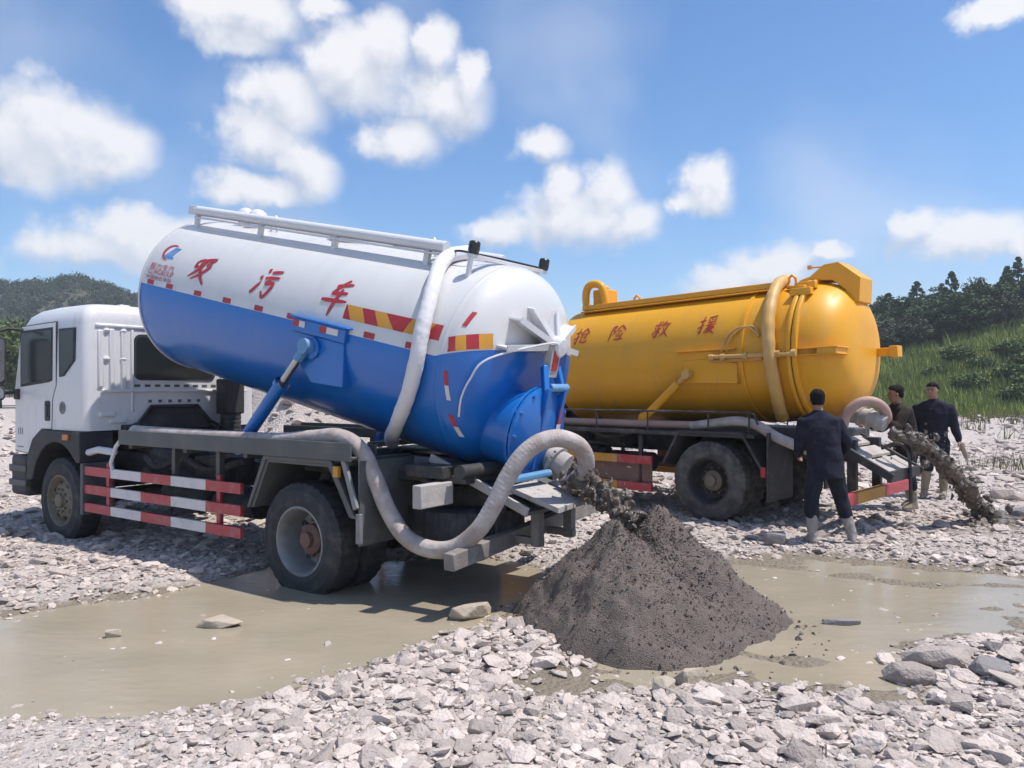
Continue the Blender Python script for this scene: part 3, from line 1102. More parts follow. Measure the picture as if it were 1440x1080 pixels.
ng = 9000
u = rng.uniform(0.36, 0.86, ng)
d = rng.uniform(S0 + 1.5, S1 + 4, ng)
ok = fbm(u * 60, d * 0.5, 55) > -0.16
u, d = u[ok], d[ok]
V, F = blades(u * d, d, rslope(u, d), rng.uniform(0.35, 0.9, len(u)), 7, 0.25, 0.045)
o = np_mesh('hillside_grass', V, F, 'grass')
tag(o, 'tall green grass growing over the slope at right', 'grass', kind='stuff')
ng = 420
u = rng.uniform(0.52, 0.80, ng)
d = rng.uniform(22, 38, ng)
ok = rng.uniform(0, 1, ng) < sstep(20, 36, d) * 0.5 * sstep(-0.05, 0.16, fbm(u * 25, d * 0.4, 66)) + 0.01
u, d = u[ok], d[ok]
V, F = blades(u * d, d, gz(u * d, d), rng.uniform(0.2, 0.55, len(u)), 14, 0.18, 0.02)
V2, F2 = blades(np.array([9.6, 9.9, 9.3, 10.4, 10.1]), np.array([14.8, 15.4, 15.6, 15.0, 16.2]), gz([9.6, 9.9, 9.3, 10.4, 10.1], [14.8, 15.4, 15.6, 15.0, 16.2]),
                np.array([.35, .4, .25, .45, .3]), 36, 0.25, 0.010)
o = np_mesh('dry_weeds', np.concatenate([V, V2]), np.concatenate([F, F2 + len(V)]), 'grass_dry')
tag(o, 'thin dry weeds on the gravel at the foot of the slope', 'weeds', kind='stuff')


def copy_thing(root, loc, rz, sc):
    r = root.copy()
    COL.objects.link(r)
    r.location = loc
    r.rotation_euler = (0, 0, rz)
    r.scale = sc
    for ch in root.children:
        c = ch.copy()
        COL.objects.link(c)
        c.parent = r
    return r


def make_conifer(seed, H=6.5):
    root = empty('conifer_tree')
    mb = MB()
    mb.tube([(0, 0, -0.3), (0.03, 0.02, H * 0.4), (0, 0.03, H * 0.95)], [0.14, 0.09, 0.015], 7)
    for i in range(12):
        z = H * (0.25 + 0.055 * i)
        a = i * 2.4
        L = (1 - z / H) * 1.4 + 0.15
        mb.tube([(0, 0, z), (math.cos(a) * L * .6, math.sin(a) * L * .6, z + .05), (math.cos(a) * L, math.sin(a) * L, z + 0.2)], [0.035, 0.02, 0.008], 5)
    mb.build('trunk', 'bark', root)
    cs, rs = [], []
    r = random.Random(seed)
    for i in range(170):
        t = r.random() ** 0.8
        z = H * (0.16 + 0.83 * t)
        L = (1 - t) ** 0.75 * 1.55 * r.uniform(0.35, 1.1) + 0.05
        a = r.uniform(0, 6.283)
        cs.append((math.cos(a) * L, math.sin(a) * L, z))
        rs.append((0.10 + 0.26 * (1 - t)) * r.uniform(0.7, 1.3))
    V, F = leaf_cloud(cs, rs, 24, 0.075, 0.6)
    np_mesh('crown', V, F, 'pine_leaf', root)
    return root


def make_broadleaf(seed, H, W, m_, name, nl=30):
    root = empty(name)
    mb = MB()
    mb.tube([(0, 0, -0.3), (0.05, 0, H * 0.35), (0.0, 0.05, H * 0.8)], [0.13 * H / 5, 0.09 * H / 5, 0.02], 7)
    r = random.Random(seed)
    for i in range(7):
        a = i * 2.4 + r.random()
        z = H * (0.3 + 0.06 * i)
        mb.tube([(0, 0, z), (math.cos(a) * W * .35, math.sin(a) * W * .35, z + H * .12), (math.cos(a) * W * .6, math.sin(a) * W * .6, z + H * .22)], [0.05 * H / 5, 0.03 * H / 5, 0.01], 5)
    mb.build('trunk', 'bark', root)
    cs, rs = [], []
    for i in range(130):
        v = Vector((r.gauss(0, 1), r.gauss(0, 1), r.gauss(0, 1))).normalized() * (r.random() ** 0.4)
        cs.append((v.x * W * 0.85, v.y * W * 0.85, H * 0.58 + v.z * H * 0.36))
        rs.append(W * r.uniform(0.09, 0.24))
    V, F = leaf_cloud(cs, rs, nl, 0.085 * (W / 2) ** 0.5, 0.8)
    np_mesh('crown', V, F, m_, root)
    return root


def forest():
    protos = [make_conifer(1, 6.5), make_conifer(3, 5.6), make_broadleaf(41, 5.8, 1.9, 'pine_leaf', 'leafy_tree', 30), make_broadleaf(42, 5.2, 2.2, 'pine_leaf', 'leafy_tree', 30)]
    r = random.Random(5)
    used = set()
    rows = []
    for d0 in (64, 68, 73, 79, 86, 93):
        u0 = 0.40
        while u0 < 0.80:
            rows.append((u0 + r.uniform(-.008, .008), d0 + r.uniform(-2.5, 2.5)))
            u0 += 1.9 / d0 * r.uniform(0.8, 1.35)
    rows.sort(key=lambda q: -q[1])
    n = 0
    for (u_, d_) in rows:
        k = r.choice((0, 1, 2, 2, 3, 3))
        loc = (u_ * d_, d_, float(rslope(np.array(u_), np.array(d_))) - 0.1)
        s = r.uniform(0.62, 0.98)
        sc = (r.uniform(.85, 1.25), r.uniform(.85, 1.25), s)
        rz = r.uniform(0, 6.28)
        if k not in used:
            o_ = protos[k]
            used.add(k)
            o_.location, o_.scale = loc, sc
            o_.rotation_euler = (0, 0, rz)
        else:
            o_ = copy_thing(protos[k], loc, rz, sc)
        row = 'front' if d_ < 71 else 'back'
        kind_ = 'pointed dark green conifer' if k < 2 else 'round-topped dark green tree'
        tag(o_, kind_ + ' in the ' + row + ' rows of the hillside wood', 'tree', kind_ + 's in the ' + row + ' rows of the hillside wood')
        n += 1
    bp = make_broadleaf(11, 3.6, 1.7, 'leaf_olive', 'leafy_tree')
    first = True
    for i in range(16):
        d_ = r.uniform(60.5, 64)
        u_ = 0.46 + 0.22 * i / 15 + r.uniform(-.006, .006)
        loc = (u_ * d_, d_, float(rslope(np.array(u_), np.array(d_))) - 0.1)
        s = r.uniform(0.6, 1.05)
        o_ = bp if first else copy_thing(bp, loc, 0, (1, 1, 1))
        first = False
        o_.location, o_.scale, o_.rotation_euler = loc, (s * 1.15, s * 1.15, s), (0, 0, r.uniform(0, 6.28))
        tag(o_, 'olive leafy tree where the wood meets the grass slope', 'tree', 'olive leafy trees along the wood edge')
    sp = make_broadleaf(21, 1.5, 0.9, 'leaf', 'shrub', 22)
    first = True
    spots = [(0.60, 50), (0.635, 52), (0.645, 46), (0.655, 49), (0.57, 53), (0.65, 41), (0.54, 50), (0.665, 44), (0.585, 45)]
    for (u_, d_) in spots:
        loc = (u_ * d_, d_, float(rslope(np.array(u_), np.array(d_))) - 0.25)
        s = r.uniform(0.6, 1.2)
        o_ = sp if first else copy_thing(sp, loc, 0, (1, 1, 1))
        first = False
        o_.location, o_.scale, o_.rotation_euler = loc, (s * 1.2, s * 1.2, s), (0, 0, r.uniform(0, 6.28))
        tag(o_, 'green shrub growing on the grass slope below the wood', 'shrub', 'shrubs on the grass slope')
    lp = make_broadleaf(31, 6.0, 3.0, 'leaf', 'leafy_tree', 44)
    first = True
    spots = [(-0.70, 62, 1.25), (-0.655, 58, 1.2), (-0.63, 66, 1.05), (-0.60, 60, 0.75), (-0.34, 52, 0.6), (-0.30, 48, 0.5), (-0.265, 55, 0.6), (-0.23, 50, 0.55), (-0.20, 56, 0.6),
             (-0.38, 50, 0.6), (-0.56, 58, 0.7), (-0.16, 52, .5)]
    for (u_, d_, s) in spots:
        loc = (u_ * d_, d_, 0.2)
        o_ = lp if first else copy_thing(lp, loc, 0, (1, 1, 1))
        first = False
        o_.location, o_.scale, o_.rotation_euler = loc, (s, s, s), (0, 0, r.uniform(0, 6.28))
        if u_ < -0.5:
            tag(o_, 'bushy green tree beyond the gravel left of the white cab', 'tree', 'green trees left of the cab')
        else:
            tag(o_, 'green tree seen under the raised tank behind the gravel heaps', 'tree', 'green trees behind the gravel heaps')


forest()

# ------------------------------------------------------------------ truck pieces (truck space: x to the rear, -y the near side, z up; rear axle at x = 0)


def make_wheel(parent, x, y, z, out, tyre_m, rim_m, dish, name='wheel', hub_m='rust', r=0.51, w=0.27):
    """out: -1 near side, +1 far side. dish>0: concave rim (dual outer); dish<0: convex front rim"""
    wheel = empty(name, (x, y, z), 0, parent)
    ax = (0, out, 0)
    h = w / 2
    n = 180
    prof = [(0.285, -h * .8), (0.30, -h), (0.36, -h * 1.08), (0.43, -h * 1.04), (0.475, -h * .95), (0.503, -h * .82), (0.511, -h * .45), (0.513, 0),
            (0.511, h * .45), (0.503, h * .82), (0.475, h * .95), (0.45, h * 1.03), (0.445, h * 1.06), (0.435, h * 1.06), (0.43, h * 1.04), (0.37, h * 1.09), (0.36, h * 1.12), (0.345, h * 1.12), (0.335, h * 1.08), (0.30, h), (0.285, h * .8)]
    prof = [(q * r / 0.513, t) for q, t in prof]

    def mod(i, j):
        if i in (5, 6, 8, 9) and j % 5 == 0:
            return -0.012
        if i == 7:
            return -0.008
        return 0
    MB().lathe(prof, (0, 0, 0), ax, n, mod=mod).build('tyre', tyre_m, wheel, smooth=30)
    mb = MB()
    if dish > 0:
        pr = [(0.298, h * .98), (0.302, h * 1.02), (0.285, h * 1.04), (0.265, h * .85), (0.255, h * .3), (0.235, -h * .3), (0.225, -h * .55), (0.15, -h * .62), (0.11, -h * .62), (0.0005, -h * .62)]
    else:
        pr = [(0.298, h * .98), (0.302, h * 1.02), (0.285, h * 1.02), (0.268, h * .7), (0.255, h * .45), (0.20, h * .72), (0.15, h * .85), (0.12, h * .87), (0.0005, h * .87)]
    mb.lathe(pr, (0, 0, 0), ax, 40)
    rim = mb.build('rim', rim_m, wheel, smooth=40)
    mb = MB()
    if dish > 0:
        mb.lathe([(0.135, -h * .62), (0.13, h * .1), (0.11, h * .2), (0.07, h * .25), (0.065, h * .55), (0.0005, h * .58)], (0, 0, 0), ax, 24)
        q0, rr = -h * .62, 0.168
    else:
        mb.lathe([(0.085, h * .86), (0.08, h * 1.15), (0.06, h * 1.25), (0.0005, h * 1.27)], (0, 0, 0), ax, 24)
        q0, rr = h * .84, 0.135
    for k in range(10):
        a = k * math.pi / 5
        c = Vector((math.cos(a) * rr, out * q0, math.sin(a) * rr))
        mb.lathe([(0.017, 0), (0.017, 0.035), (0.0005, 0.04)], c, ax, 6)
    mb.build('hub', hub_m, wheel, smooth=30)
    for k in range(8):   # hand holes in the disc
        mb = MB()
        a = k * math.pi / 4 + .2
        rad = 0.205
        q = (h * .68 if dish <= 0 else -h * .52)
        c = Vector((math.cos(a) * rad, out * q, math.sin(a) * rad))
        mb.lathe([(0.026, 0), (0.026, 0.012), (0.018, 0.012), (0.016, 0.004), (0.0005, 0.004)], c, ax, 12)
        mb.build('hand_hole', 'black_plastic', wheel, smooth=30)
    return wheel


def make_chassis(t, x0, x1, axle_m='dark_metal'):
    mb = MB()
    for s in (-1, 1):
        mb.box(x0, x1, s * .40 - .04, s * .40 + .04, .80, 1.06)
    for x in np.arange(x0 + .3, x1, 0.9):
        mb.box(x - .05, x + .05, -.36, .36, .86, 1.0)
    mb.build('frame', 'dark_metal', t, bevel=0.008)
    for nm, x, dif in (('rear_axle', 0.0, True), ('front_axle', -4.26, False)):
        mb = MB()
        mb.tube([(x, -.95, .51), (x, -.4, .51), (x, .4, .51), (x, .95, .51)], 0.085, 12)
        if dif:
            mb.ball((x, 0, .53), .27, 16, sc=(1, .8, 1))
        for s in (-1, 1):
            for k in range(6):
                L = .68 - k * .085
                mb.tube([(x - L, s * .52, .70 + .09 * (L / .68) ** 2), (x, s * .52, .64 - .014 * k + .02), (x + L, s * .52, .70 + .09 * (L / .68) ** 2)], 0.02, 6)
        mb.build(nm, axle_m, t)
    MB().tube([(-3.3, 0, .72), (-.25, 0, .56)], .05, 12).build('drive_shaft', 'dark_metal', t)
    mb = MB()
    mb.box(-5.0, -3.55, -.36, .36, .70, 1.32).box(-3.6, -3.0, -.24, .24, .62, 1.05)
    mb.tube([(-3.0, 0, .82), (-2.6, 0, .8)], .16, 14)
    for i, (xx, yy, zz, rr) in enumerate([(-3.1, -.5, 1.05, .1), (-2.9, -.62, .95, .08), (-2.55, -.55, 1.0, .12), (-2.3, -.7, .85, .1)]):
        mb.tube([(xx - .2, yy, zz), (xx + .35, yy - .05, zz - .05)], rr, 10)
    mb.build('engine', 'engine', t, bevel=.02)
    mb = MB()     # air reservoirs, pump and belts between guard and frame
    mb.tube([(-2.6, -.72, .72), (-1.9, -.72, .72)], .14, 16)
    mb.tube([(-1.75, -.70, .66), (-1.1, -.70, .66)], .13, 16)
    mb.ball((-2.6, -.72, .72), .14, 12, sc=(.5, 1, 1)).ball((-1.9, -.72, .72), .14, 12, sc=(.5, 1, 1))
    mb.build('air_tanks', 'engine', t)
    mb = MB()
    mb.lathe([(.0005, 0), (.2, 0), (.22, .03), (.22, .12), (.2, .15), (.09, .16), (.09, .4), (.0005, .4)], (-2.25, -.42, 1.0), (0, -.5, .2), 20)
    mb.box(-2.0, -1.55, -.85, -.45, .86, 1.12)
    mb.tube(smooth_path([(-3.0, -.8, 1.05), (-2.6, -.9, .98), (-2.2, -.85, 1.08), (-1.7, -.9, 1.0), (-1.3, -.75, 1.1)], 5), .035, 8)
    mb.tube(smooth_path([(-3.2, -.7, .9), (-2.7, -.85, .86), (-2.1, -.95, .9), (-1.5, -.8, .88)], 5), .03, 8)
    mb.build('vacuum_pump', 'engine', t)


def rr_section(x0, x1, y0, y1, rc, k=4):
    pts = []
    for (cx, cy, a0) in ((x1 - rc, y1 - rc, 0), (x0 + rc, y1 - rc, 90), (x0 + rc, y0 + rc, 180), (x1 - rc, y0 + rc, 270)):
        for i in range(k + 1):
            a = R(a0 + 90 * i / k)
            pts.append((cx + rc * math.cos(a), cy + rc * math.sin(a)))
    return pts


def make_cab(t, paint='white_paint', detailed=True):
    cab = empty('cab', (0, 0, 0), 0, t)
    XB = -3.68
    mb = MB()
    lev = [(1.34, -5.36, XB, 1.15, .10), (1.75, -5.37, XB, 1.15, .10), (1.85, -5.36, XB, 1.15, .10), (2.60, -5.20, XB, 1.135, .10), (2.70, -5.12, XB - .01, 1.11, .12),
           (2.77, -5.0, XB - .04, 1.05, .15), (2.81, -4.85, XB - .12, .95, .2), (2.82, -4.6, XB - .3, .7, .2)]
    ring = []
    for (z, xf, xb, hy, rc) in lev:
        ring.append([(x, y, z) for (x, y) in rr_section(xf, xb, -hy, hy, rc)])
    n = len(ring[0])
    vs = [p for r_ in ring for p in r_]
    fs = [tuple(range(n - 1, -1, -1)), tuple(range((len(lev) - 1) * n, len(lev) * n))]
    for i in range(len(lev) - 1):
        for j in range(n):
            fs.append((i * n + j, i * n + (j + 1) % n, (i + 1) * n + (j + 1) % n, (i + 1) * n + j))
    mb.add(vs, fs)
    lower = [(-5.36, 1.34), (-5.36, 1.03), (-4.98, 1.03), (-4.86, 1.22), (-4.66, 1.338), (-4.4, 1.34)]
    mb.prism(lower, 'y', -1.146, -0.75)
    mb.prism(lower, 'y', 0.75, 1.146)
    mb.box(-5.365, -5.2, -.75, .75, 1.0, 1.34)
    body = mb.build('cab_shell', paint, cab, smooth=50)
    # pressed ribs on the roof and back wall, stamped bumps
    mb = MB()
    for y in (-.6, -.3, 0, .3, .6):
        mb.box(-4.9, XB - .12, y - .06, y + .06, 2.79, 2.825)
    mb.build('roof_ribs', paint, cab, bevel=.01)
    mb = MB()
    x = XB
    for y0, y1, z0, z1 in ((-.99, -.93, 1.84, 2.5), (-.86, -.80, 1.80, 2.52), (-.72, -.66, 1.80, 2.52), (-.60, -.57, 1.55, 2.52), (.60, .66, 1.6, 2.5), (.78, .84, 1.6, 2.5), (.92, .98, 1.6, 2.5)):
        mb.box(x - .02, x + .022, y0, y1, z0, z1)
    mb.box(x - .02, x + .025, -.95, 1.0, 1.78, 1.815)
    mb.box(x - .02, x + .018, -1.02, 1.02, 2.535, 2.575)
    mb.box(x - .02, x + .035, -.98, -.80, 1.50, 1.56)
    mb.box(x - .02, x + .03, -.86, -.66, 1.42, 1.47)
    for i in range(9):  # two rows of dark plates painted as the shade in stamped dimples
        y = -.52 + i * .128
        MB().box(x - .02, x + .004, y - .035, y + .035, 1.845, 1.875).build('dimple_shade', 'grey_metal', cab, smooth=0)
    for i in range(6):
        y = -.36 + i * .13
        MB().box(x - .02, x + .004, y - .022, y + .022, 1.655, 1.69).build('dimple_shade', 'grey_metal', cab, smooth=0)
    for y in (-.89, -.69):
        for z in (2.5, 2.17):
            mb.ball((x, y, z), .045, 8, sc=(.7, 1, .8))
    mb.build('pressed_ribs', paint, cab, bevel=.012)
    # door
    dp = [(-5.175, 2.585), (-4.315, 2.605), (-4.315, 1.86), (-4.40, 1.70), (-4.42, 1.345), (-4.66, 1.345), (-4.86, 1.225), (-4.985, 1.035), (-5.352, 1.06), (-5.352, 1.84)]
    cx = sum(p[0] for p in dp) / len(dp)
    cz = sum(p[1] for p in dp) / len(dp)
    big = [(cx + (p[0] - cx) * 1.018, cz + (p[1] - cz) * 1.012) for p in dp]
    for s in (-1, 1):
        seam = MB().prism(big, 'y', s * 1.13, s * 1.1535).build('door_seam', 'black_plastic', cab, smooth=0)
        door = MB().prism(dp, 'y', s * 1.13, s * 1.160).build('door', paint, cab, smooth=0, bevel=.006)
        MB().prism([(-5.20, 2.535), (-4.37, 2.55), (-4.385, 1.92), (-4.47, 1.90), (-5.20, 1.845)], 'y', s * 1.15, s * 1.164).build('window_seal', 'black_plastic', cab, smooth=0)
        MB().prism([(-5.17, 2.505), (-4.40, 2.52), (-4.41, 1.95), (-4.48, 1.93), (-5.17, 1.875)], 'y', s * 1.15, s * 1.168).build('door_window', 'glass', cab, smooth=0, bevel=.004)
        mb = MB()
        mb.prism(rr_section(-4.56, -4.44, 1.44, 1.68, .03), 'y', s * 1.15, s * 1.170)
        mb.build('handle_recess', 'black_plastic', cab, smooth=0)
        MB().box(-4.515, -4.485, min(s * 1.16, s * 1.19), max(s * 1.16, s * 1.19), 1.48, 1.64).build('door_handle', 'grey_metal', cab, bevel=.008)
        q = MB()
        q.box(-5.33, -5.22, min(s * 1.15, s * 1.19), max(s * 1.15, s * 1.19), 1.69, 1.82)
        q.build('hinge', 'black_plastic', cab, bevel=.01)
        mb = MB()
        mb.prism([(-4.245, 2.525), (-3.87, 2.525), (-3.87, 2.15), (-4.12, 1.97), (-4.235, 1.96)], 'y', s * 1.13, s * 1.156)
        mb.build('window_seal', 'black_plastic', cab, smooth=0)
        mb = MB()
        mb.prism([(-4.225, 2.505), (-3.89, 2.505), (-3.89, 2.16), (-4.12, 1.99), (-4.215, 1.985)], 'y', s * 1.13, s * 1.160)
        mb.build('quarter_window', 'glass', cab, smooth=0, bevel=.003)
        # round plate behind the door
        mb = MB()
        mb.lathe([(.075, 0), (.075, .006), (.06, .006), (.06, .003), (.0005, .003)], (-4.16, s * 1.148, 1.60), (0, s, 0), 24)
        for k in (-1, 0, 1):
            mb.box(-4.16 + k * .03 - .008, -4.16 + k * .03 + .008, min(s * 1.15, s * 1.156), max(s * 1.15, s * 1.156), 1.56, 1.64)
        mb.build('emblem', 'rim_steel', cab)
        # small lettering strokes low on the door
        mb = MB()
        for k in range(3):
            mb.box(-5.26 + k * .05, -5.24 + k * .05, min(s * 1.158, s * 1.1625), max(s * 1.158, s * 1.1625), 1.26, 1.34)
        mb.box(-5.28, -5.12, min(s * 1.158, s * 1.1625), max(s * 1.158, s * 1.1625), 1.10, 1.115)
        mb.build('door_badge', 'rim_steel', cab, smooth=0)
        # wheel arch and flare
        outer = []
        inner = []
        for i in range(13):
            a = R(-12 + 204 * i / 12)
            inner.append((-4.26 + .60 * math.cos(a), .58 + .62 * math.sin(a)))
        arch = [(-3.70, .98), (-3.70, 1.335), (-4.64, 1.335), (-4.85, 1.215), (-4.97, 1.02), (-5.0, .72), (-4.86, .72)] + \
               [(-4.26 + .60 * math.cos(R(a)), .58 + .62 * math.sin(R(a))) for a in range(165, 35, -13)] + [(-3.78, .98)]
        MB().prism(arch, 'y', s * .80, s * 1.185).build('wheel_arch', 'black_plastic', cab, smooth=30, bevel=.012)
        MB().box(-4.06, -3.93, min(s * 1.18, s * 1.21), max(s * 1.18, s * 1.21), 1.23, 1.30).build('marker_lamp', 'orange_lens', cab, bevel=.01)
        # mirrors
        mir = MB()
        mir.tube([(-5.13, s * 1.13, 2.55), (-5.20, s * 1.30, 2.56), (-5.22, s * 1.46, 2.50)], .018, 8)
        mir.tube([(-5.30, s * 1.15, 1.78), (-5.36, s * 1.34, 1.76), (-5.33, s * 1.44, 1.84)], .018, 8)
        mir.prism(rr_section(-.11 - 0, .11, 1.88, 2.46, .07), 'x', -5.32, -5.20)
        for i in range(len(mir.v) - 40, len(mir.v)):
            p = mir.v[i]
            mir.v[i] = (p[0], p[1] + s * 1.43, p[2])
        mir.prism(rr_section(-.10, .10, 1.68, 1.85, .05), 'x', -5.30, -5.20)
        for i in range(len(mir.v) - 40, len(mir.v)):
            p = mir.v[i]
            mir.v[i] = (p[0], p[1] + s * 1.43, p[2])
        mo = mir.build('mirror', 'black_plastic', cab, bevel=.01)
        g = MB()
        g.prism(rr_section(s * 1.43 - .085, s * 1.43 + .085, 1.91, 2.43, .05), 'x', -5.202, -5.194)
        g.prism(rr_section(s * 1.43 - .075, s * 1.43 + .075, 1.70, 1.83, .04), 'x', -5.202, -5.194)
        g.build('mirror_glass', 'chrome', cab, smooth=0)
    # rear window
    wy0, wy1 = -.535, .50
    MB().prism(rr_section(wy0 - .03, wy1 + .03, 1.925, 2.475, .09, 5), 'x', XB - .02, XB + .010).build('window_seal', 'black_plastic', cab, smooth=0)
    MB().prism(rr_section(wy0, wy1, 1.955, 2.445, .07, 5), 'x', XB - .02, XB + .014).build('rear_window', 'glass', cab, smooth=0, bevel=.003)
    # windscreen
    mb = MB()
    mb.add([(-5.372, -1.02, 1.80), (-5.372, 1.02, 1.80), (-5.222, 1.0, 2.56), (-5.222, -1.0, 2.56), (-5.30, -1.02, 1.80), (-5.30, 1.02, 1.80), (-5.15, 1.0, 2.56), (-5.15, -1.0, 2.56)],
           [(0, 1, 2, 3), (7, 6, 5, 4), (0, 4, 5, 1), (1, 5, 6, 2), (2, 6, 7, 3), (3, 7, 4, 0)])
    mb.build('windscreen', 'glass', cab, smooth=0)
    # opening over the engine: its shade drawn as a flat black panel
    mb = MB()
    mb.prism([(-.62, 1.33), (-.50, 1.41), (-.34, 1.60), (.24, 1.60), (.42, 1.41), (.52, 1.33)], 'x', XB - .02, XB + .012)
    mb.build('tunnel_shade_panel', 'black_plastic', cab, smooth=0)
    mb = MB()
    mb.tube([(XB + .03, -.66, 1.36), (XB + .03, -.52, 1.41), (XB + .03, -.36, 1.61), (XB + .03, .26, 1.61), (XB + .03, .44, 1.41), (XB + .03, .56, 1.35)], .022, 8)
    mb.build('tunnel_rim', 'black_plastic', cab)
    MB().box(XB - .15, XB + .1, -.72, -.50, 1.30, 1.40).box(XB - .1, XB + .08, .52, .66, 1.24, 1.34).build('cab_mount', 'black_plastic', cab, bevel=.02)
    mb = MB()
    mb.box(-5.46, -5.02, -1.17, 1.17, .50, 1.0)
    mb.build('front_bumper', 'black_plastic', cab, bevel=.05)
    mb = MB()
    for s in (-1, 1):
        mb.box(-5.47, -5.02, min(s * 1.15, s * 1.185), max(s * 1.15, s * 1.185), .62, .70).box(-5.47, -5.02, min(s * 1.15, s * 1.185), max(s * 1.15, s * 1.185), .80, .88)
    mb.build('step_treads', 'grey_metal', cab, bevel=.01)
    MB().lathe([(.03, 0), (.03, .03), (.015, .05), (.0005, .055)], (-4.95, -.8, 2.76), (0, 0, 1), 12).build('roof_lamp', 'white_metal', cab)
    # air intake with bellows behind the cab, far side
    mb = MB()
    mb.box(-3.62, -3.40, .50, .78, 1.50, 1.95)
    pr = [(.12 + (.018 if i % 2 else 0), i * .028) for i in range(14)]
    mb.lathe(pr, (-3.5, .64, 1.14), (0, 0, 1), 18)
    mb.build('air_intake', 'black_plastic', cab, bevel=.02)
    return cab


def side_guard(t, s, x0, x1, zs, hgt, cuts, mats, y=1.15, posts=(0.15, 0.85), post_m='red_film', ztop=1.0):
    g = empty('side_guard', (0, 0, 0), 0, t)
    xs = [x0] + cuts + [x1]
    for z in zs:
        rail = MB().box(x0 + .004, x1 - .004, min(s * (y - .006), s * (y - .034)), max(s * (y - .006), s * (y - .034)), z + .002, z + hgt - .002).build('rail', 'grey_metal', g, smooth=0)
        for i in range(len(xs) - 1):   # reflective film wrapped on the rail
            MB().box(xs[i] + .001, xs[i + 1] - .001, min(s * y, s * (y - .036)), max(s * y, s * (y - .036)), z, z + hgt).build(
                'red_panel' if mats[i] == 'red_film' else ('white_panel' if mats[i] == 'white_film' else 'yellow_panel'), mats[i], g, smooth=0)
    for p in posts:
        x = x0 + (x1 - x0) * p
        mb = MB().box(x - .03, x + .03, min(s * (y - .040), s * (y - .08)), max(s * (y - .040), s * (y - .08)), min(zs) - .02, ztop)
        mb.build('post', post_m, g, bevel=.004)
    return g


# ------------------------------------------------------------------ tank surface helpers


class TankSpace:
    """local space of a tank: x along the axis from the front ring, y across (near side negative), z up"""
    def __init__(self, r, L, dome_r, front=0.22):
        self.r, self.L, self.d = r, L, dome_r
        self.front = front

    def pt(self, s, ang, lift=0.0):
        r, L = self.r, self.L
        a = R(ang)
        if s <= L:
            q = r + lift
            return Vector((s, -q * math.cos(a), q * math.sin(a)))
        # on the dome: s-L is arc length over the cap
        th = min((s - L) / self.arc() * (math.pi / 2), math.pi / 2)
        q = math.cos(th) ** self.e1 * (r + lift)
        return Vector((L + math.sin(th) ** self.e2 * (self.d + lift), -q * math.cos(a), q * math.sin(a)))
    e1 = 0.72
    e2 = 0.95

    def arc(self):
        return self.d * 0.62 + self.r * 0.85

    def shell(self, ns=24, na=96):
        mb = MB()
        prof = []
        for i in range(9):
            th = math.pi / 2 * (1 - i / 8)
            prof.append((max(self.r * math.cos(th) ** .6, .0008), -self.front * math.sin(th)))
        for i in range(1, ns + 1):
            prof.append((self.r, self.L * i / ns))
        for i in range(1, 15):
            th = math.pi / 2 * i / 14
            prof.append((max(self.r * math.cos(th) ** self.e1, .0008), self.L + self.d * math.sin(th) ** self.e2))
        mb.lathe(prof, (0, 0, 0), (1, 0, 0), na)
        return mb

    def patch(self, s0, s1, a0, a1, lift=.003, skew=0.0, n=6, mb=None, mi=0):
        mb = mb or MB()

        def f(u, v):
            return self.pt(s0 + (s1 - s0) * u + skew * v, a0 + (a1 - a0) * v, lift)
        mb.grid(f, n, n, mi)
        return mb

    def poly_decal(self, poly, lift=.003, mb=None, mi=0, n=5):
        """quad given by four (s, arc-length above the equator) corners"""
        mb = mb or MB()

        def f(u, v):
            a = Vector(poly[0]).lerp(Vector(poly[1]), u)
            b = Vector(poly[3]).lerp(Vector(poly[2]), u)
            q = a.lerp(b, v)
            return self.pt(q.x, math.degrees(q.y / self.r), lift)
        mb.grid(f, n, n, mi)
        return mb

    def stroke_char(self, strokes, s0, arc0, w, h, sw, lift=.004, shear=0.15, name='character', m_='red_decal', parent=None):
        mb = MB()
        for st in strokes:
            P = smooth_path([(p[0], p[1], 0) for p in st], 6)
            k = len(P)
            pts = []
            for i, p in enumerate(P):
                t = (P[min(i + 1, k - 1)] - P[max(i - 1, 0)]).normalized()
                nrm_ = Vector((-t.y, t.x, 0))
                f = i / (k - 1)
                ww = sw * (0.55 + 0.75 * math.sin(math.pi * min(1, .18 + f * .72)))
                if f > .9:
                    ww *= 0.8
                pts.append((p + nrm_ * ww, p - nrm_ * ww))
            vs = []
            for a, b in pts:
                for q in (a, b):
                    u_, v_ = q.x / 10, q.y / 10
                    s = s0 + (u_ + shear * (v_ - .5)) * w
                    arc = arc0 + v_ * h
                    vs.append(self.pt(s, math.degrees(arc / self.r), lift))
            mb.add(vs, [(2 * i, 2 * i + 1, 2 * i + 3, 2 * i + 2) for i in range(k - 1)])
            lift += 0.0006
        return mb.build(name, m_, parent, smooth=0, fix=False)


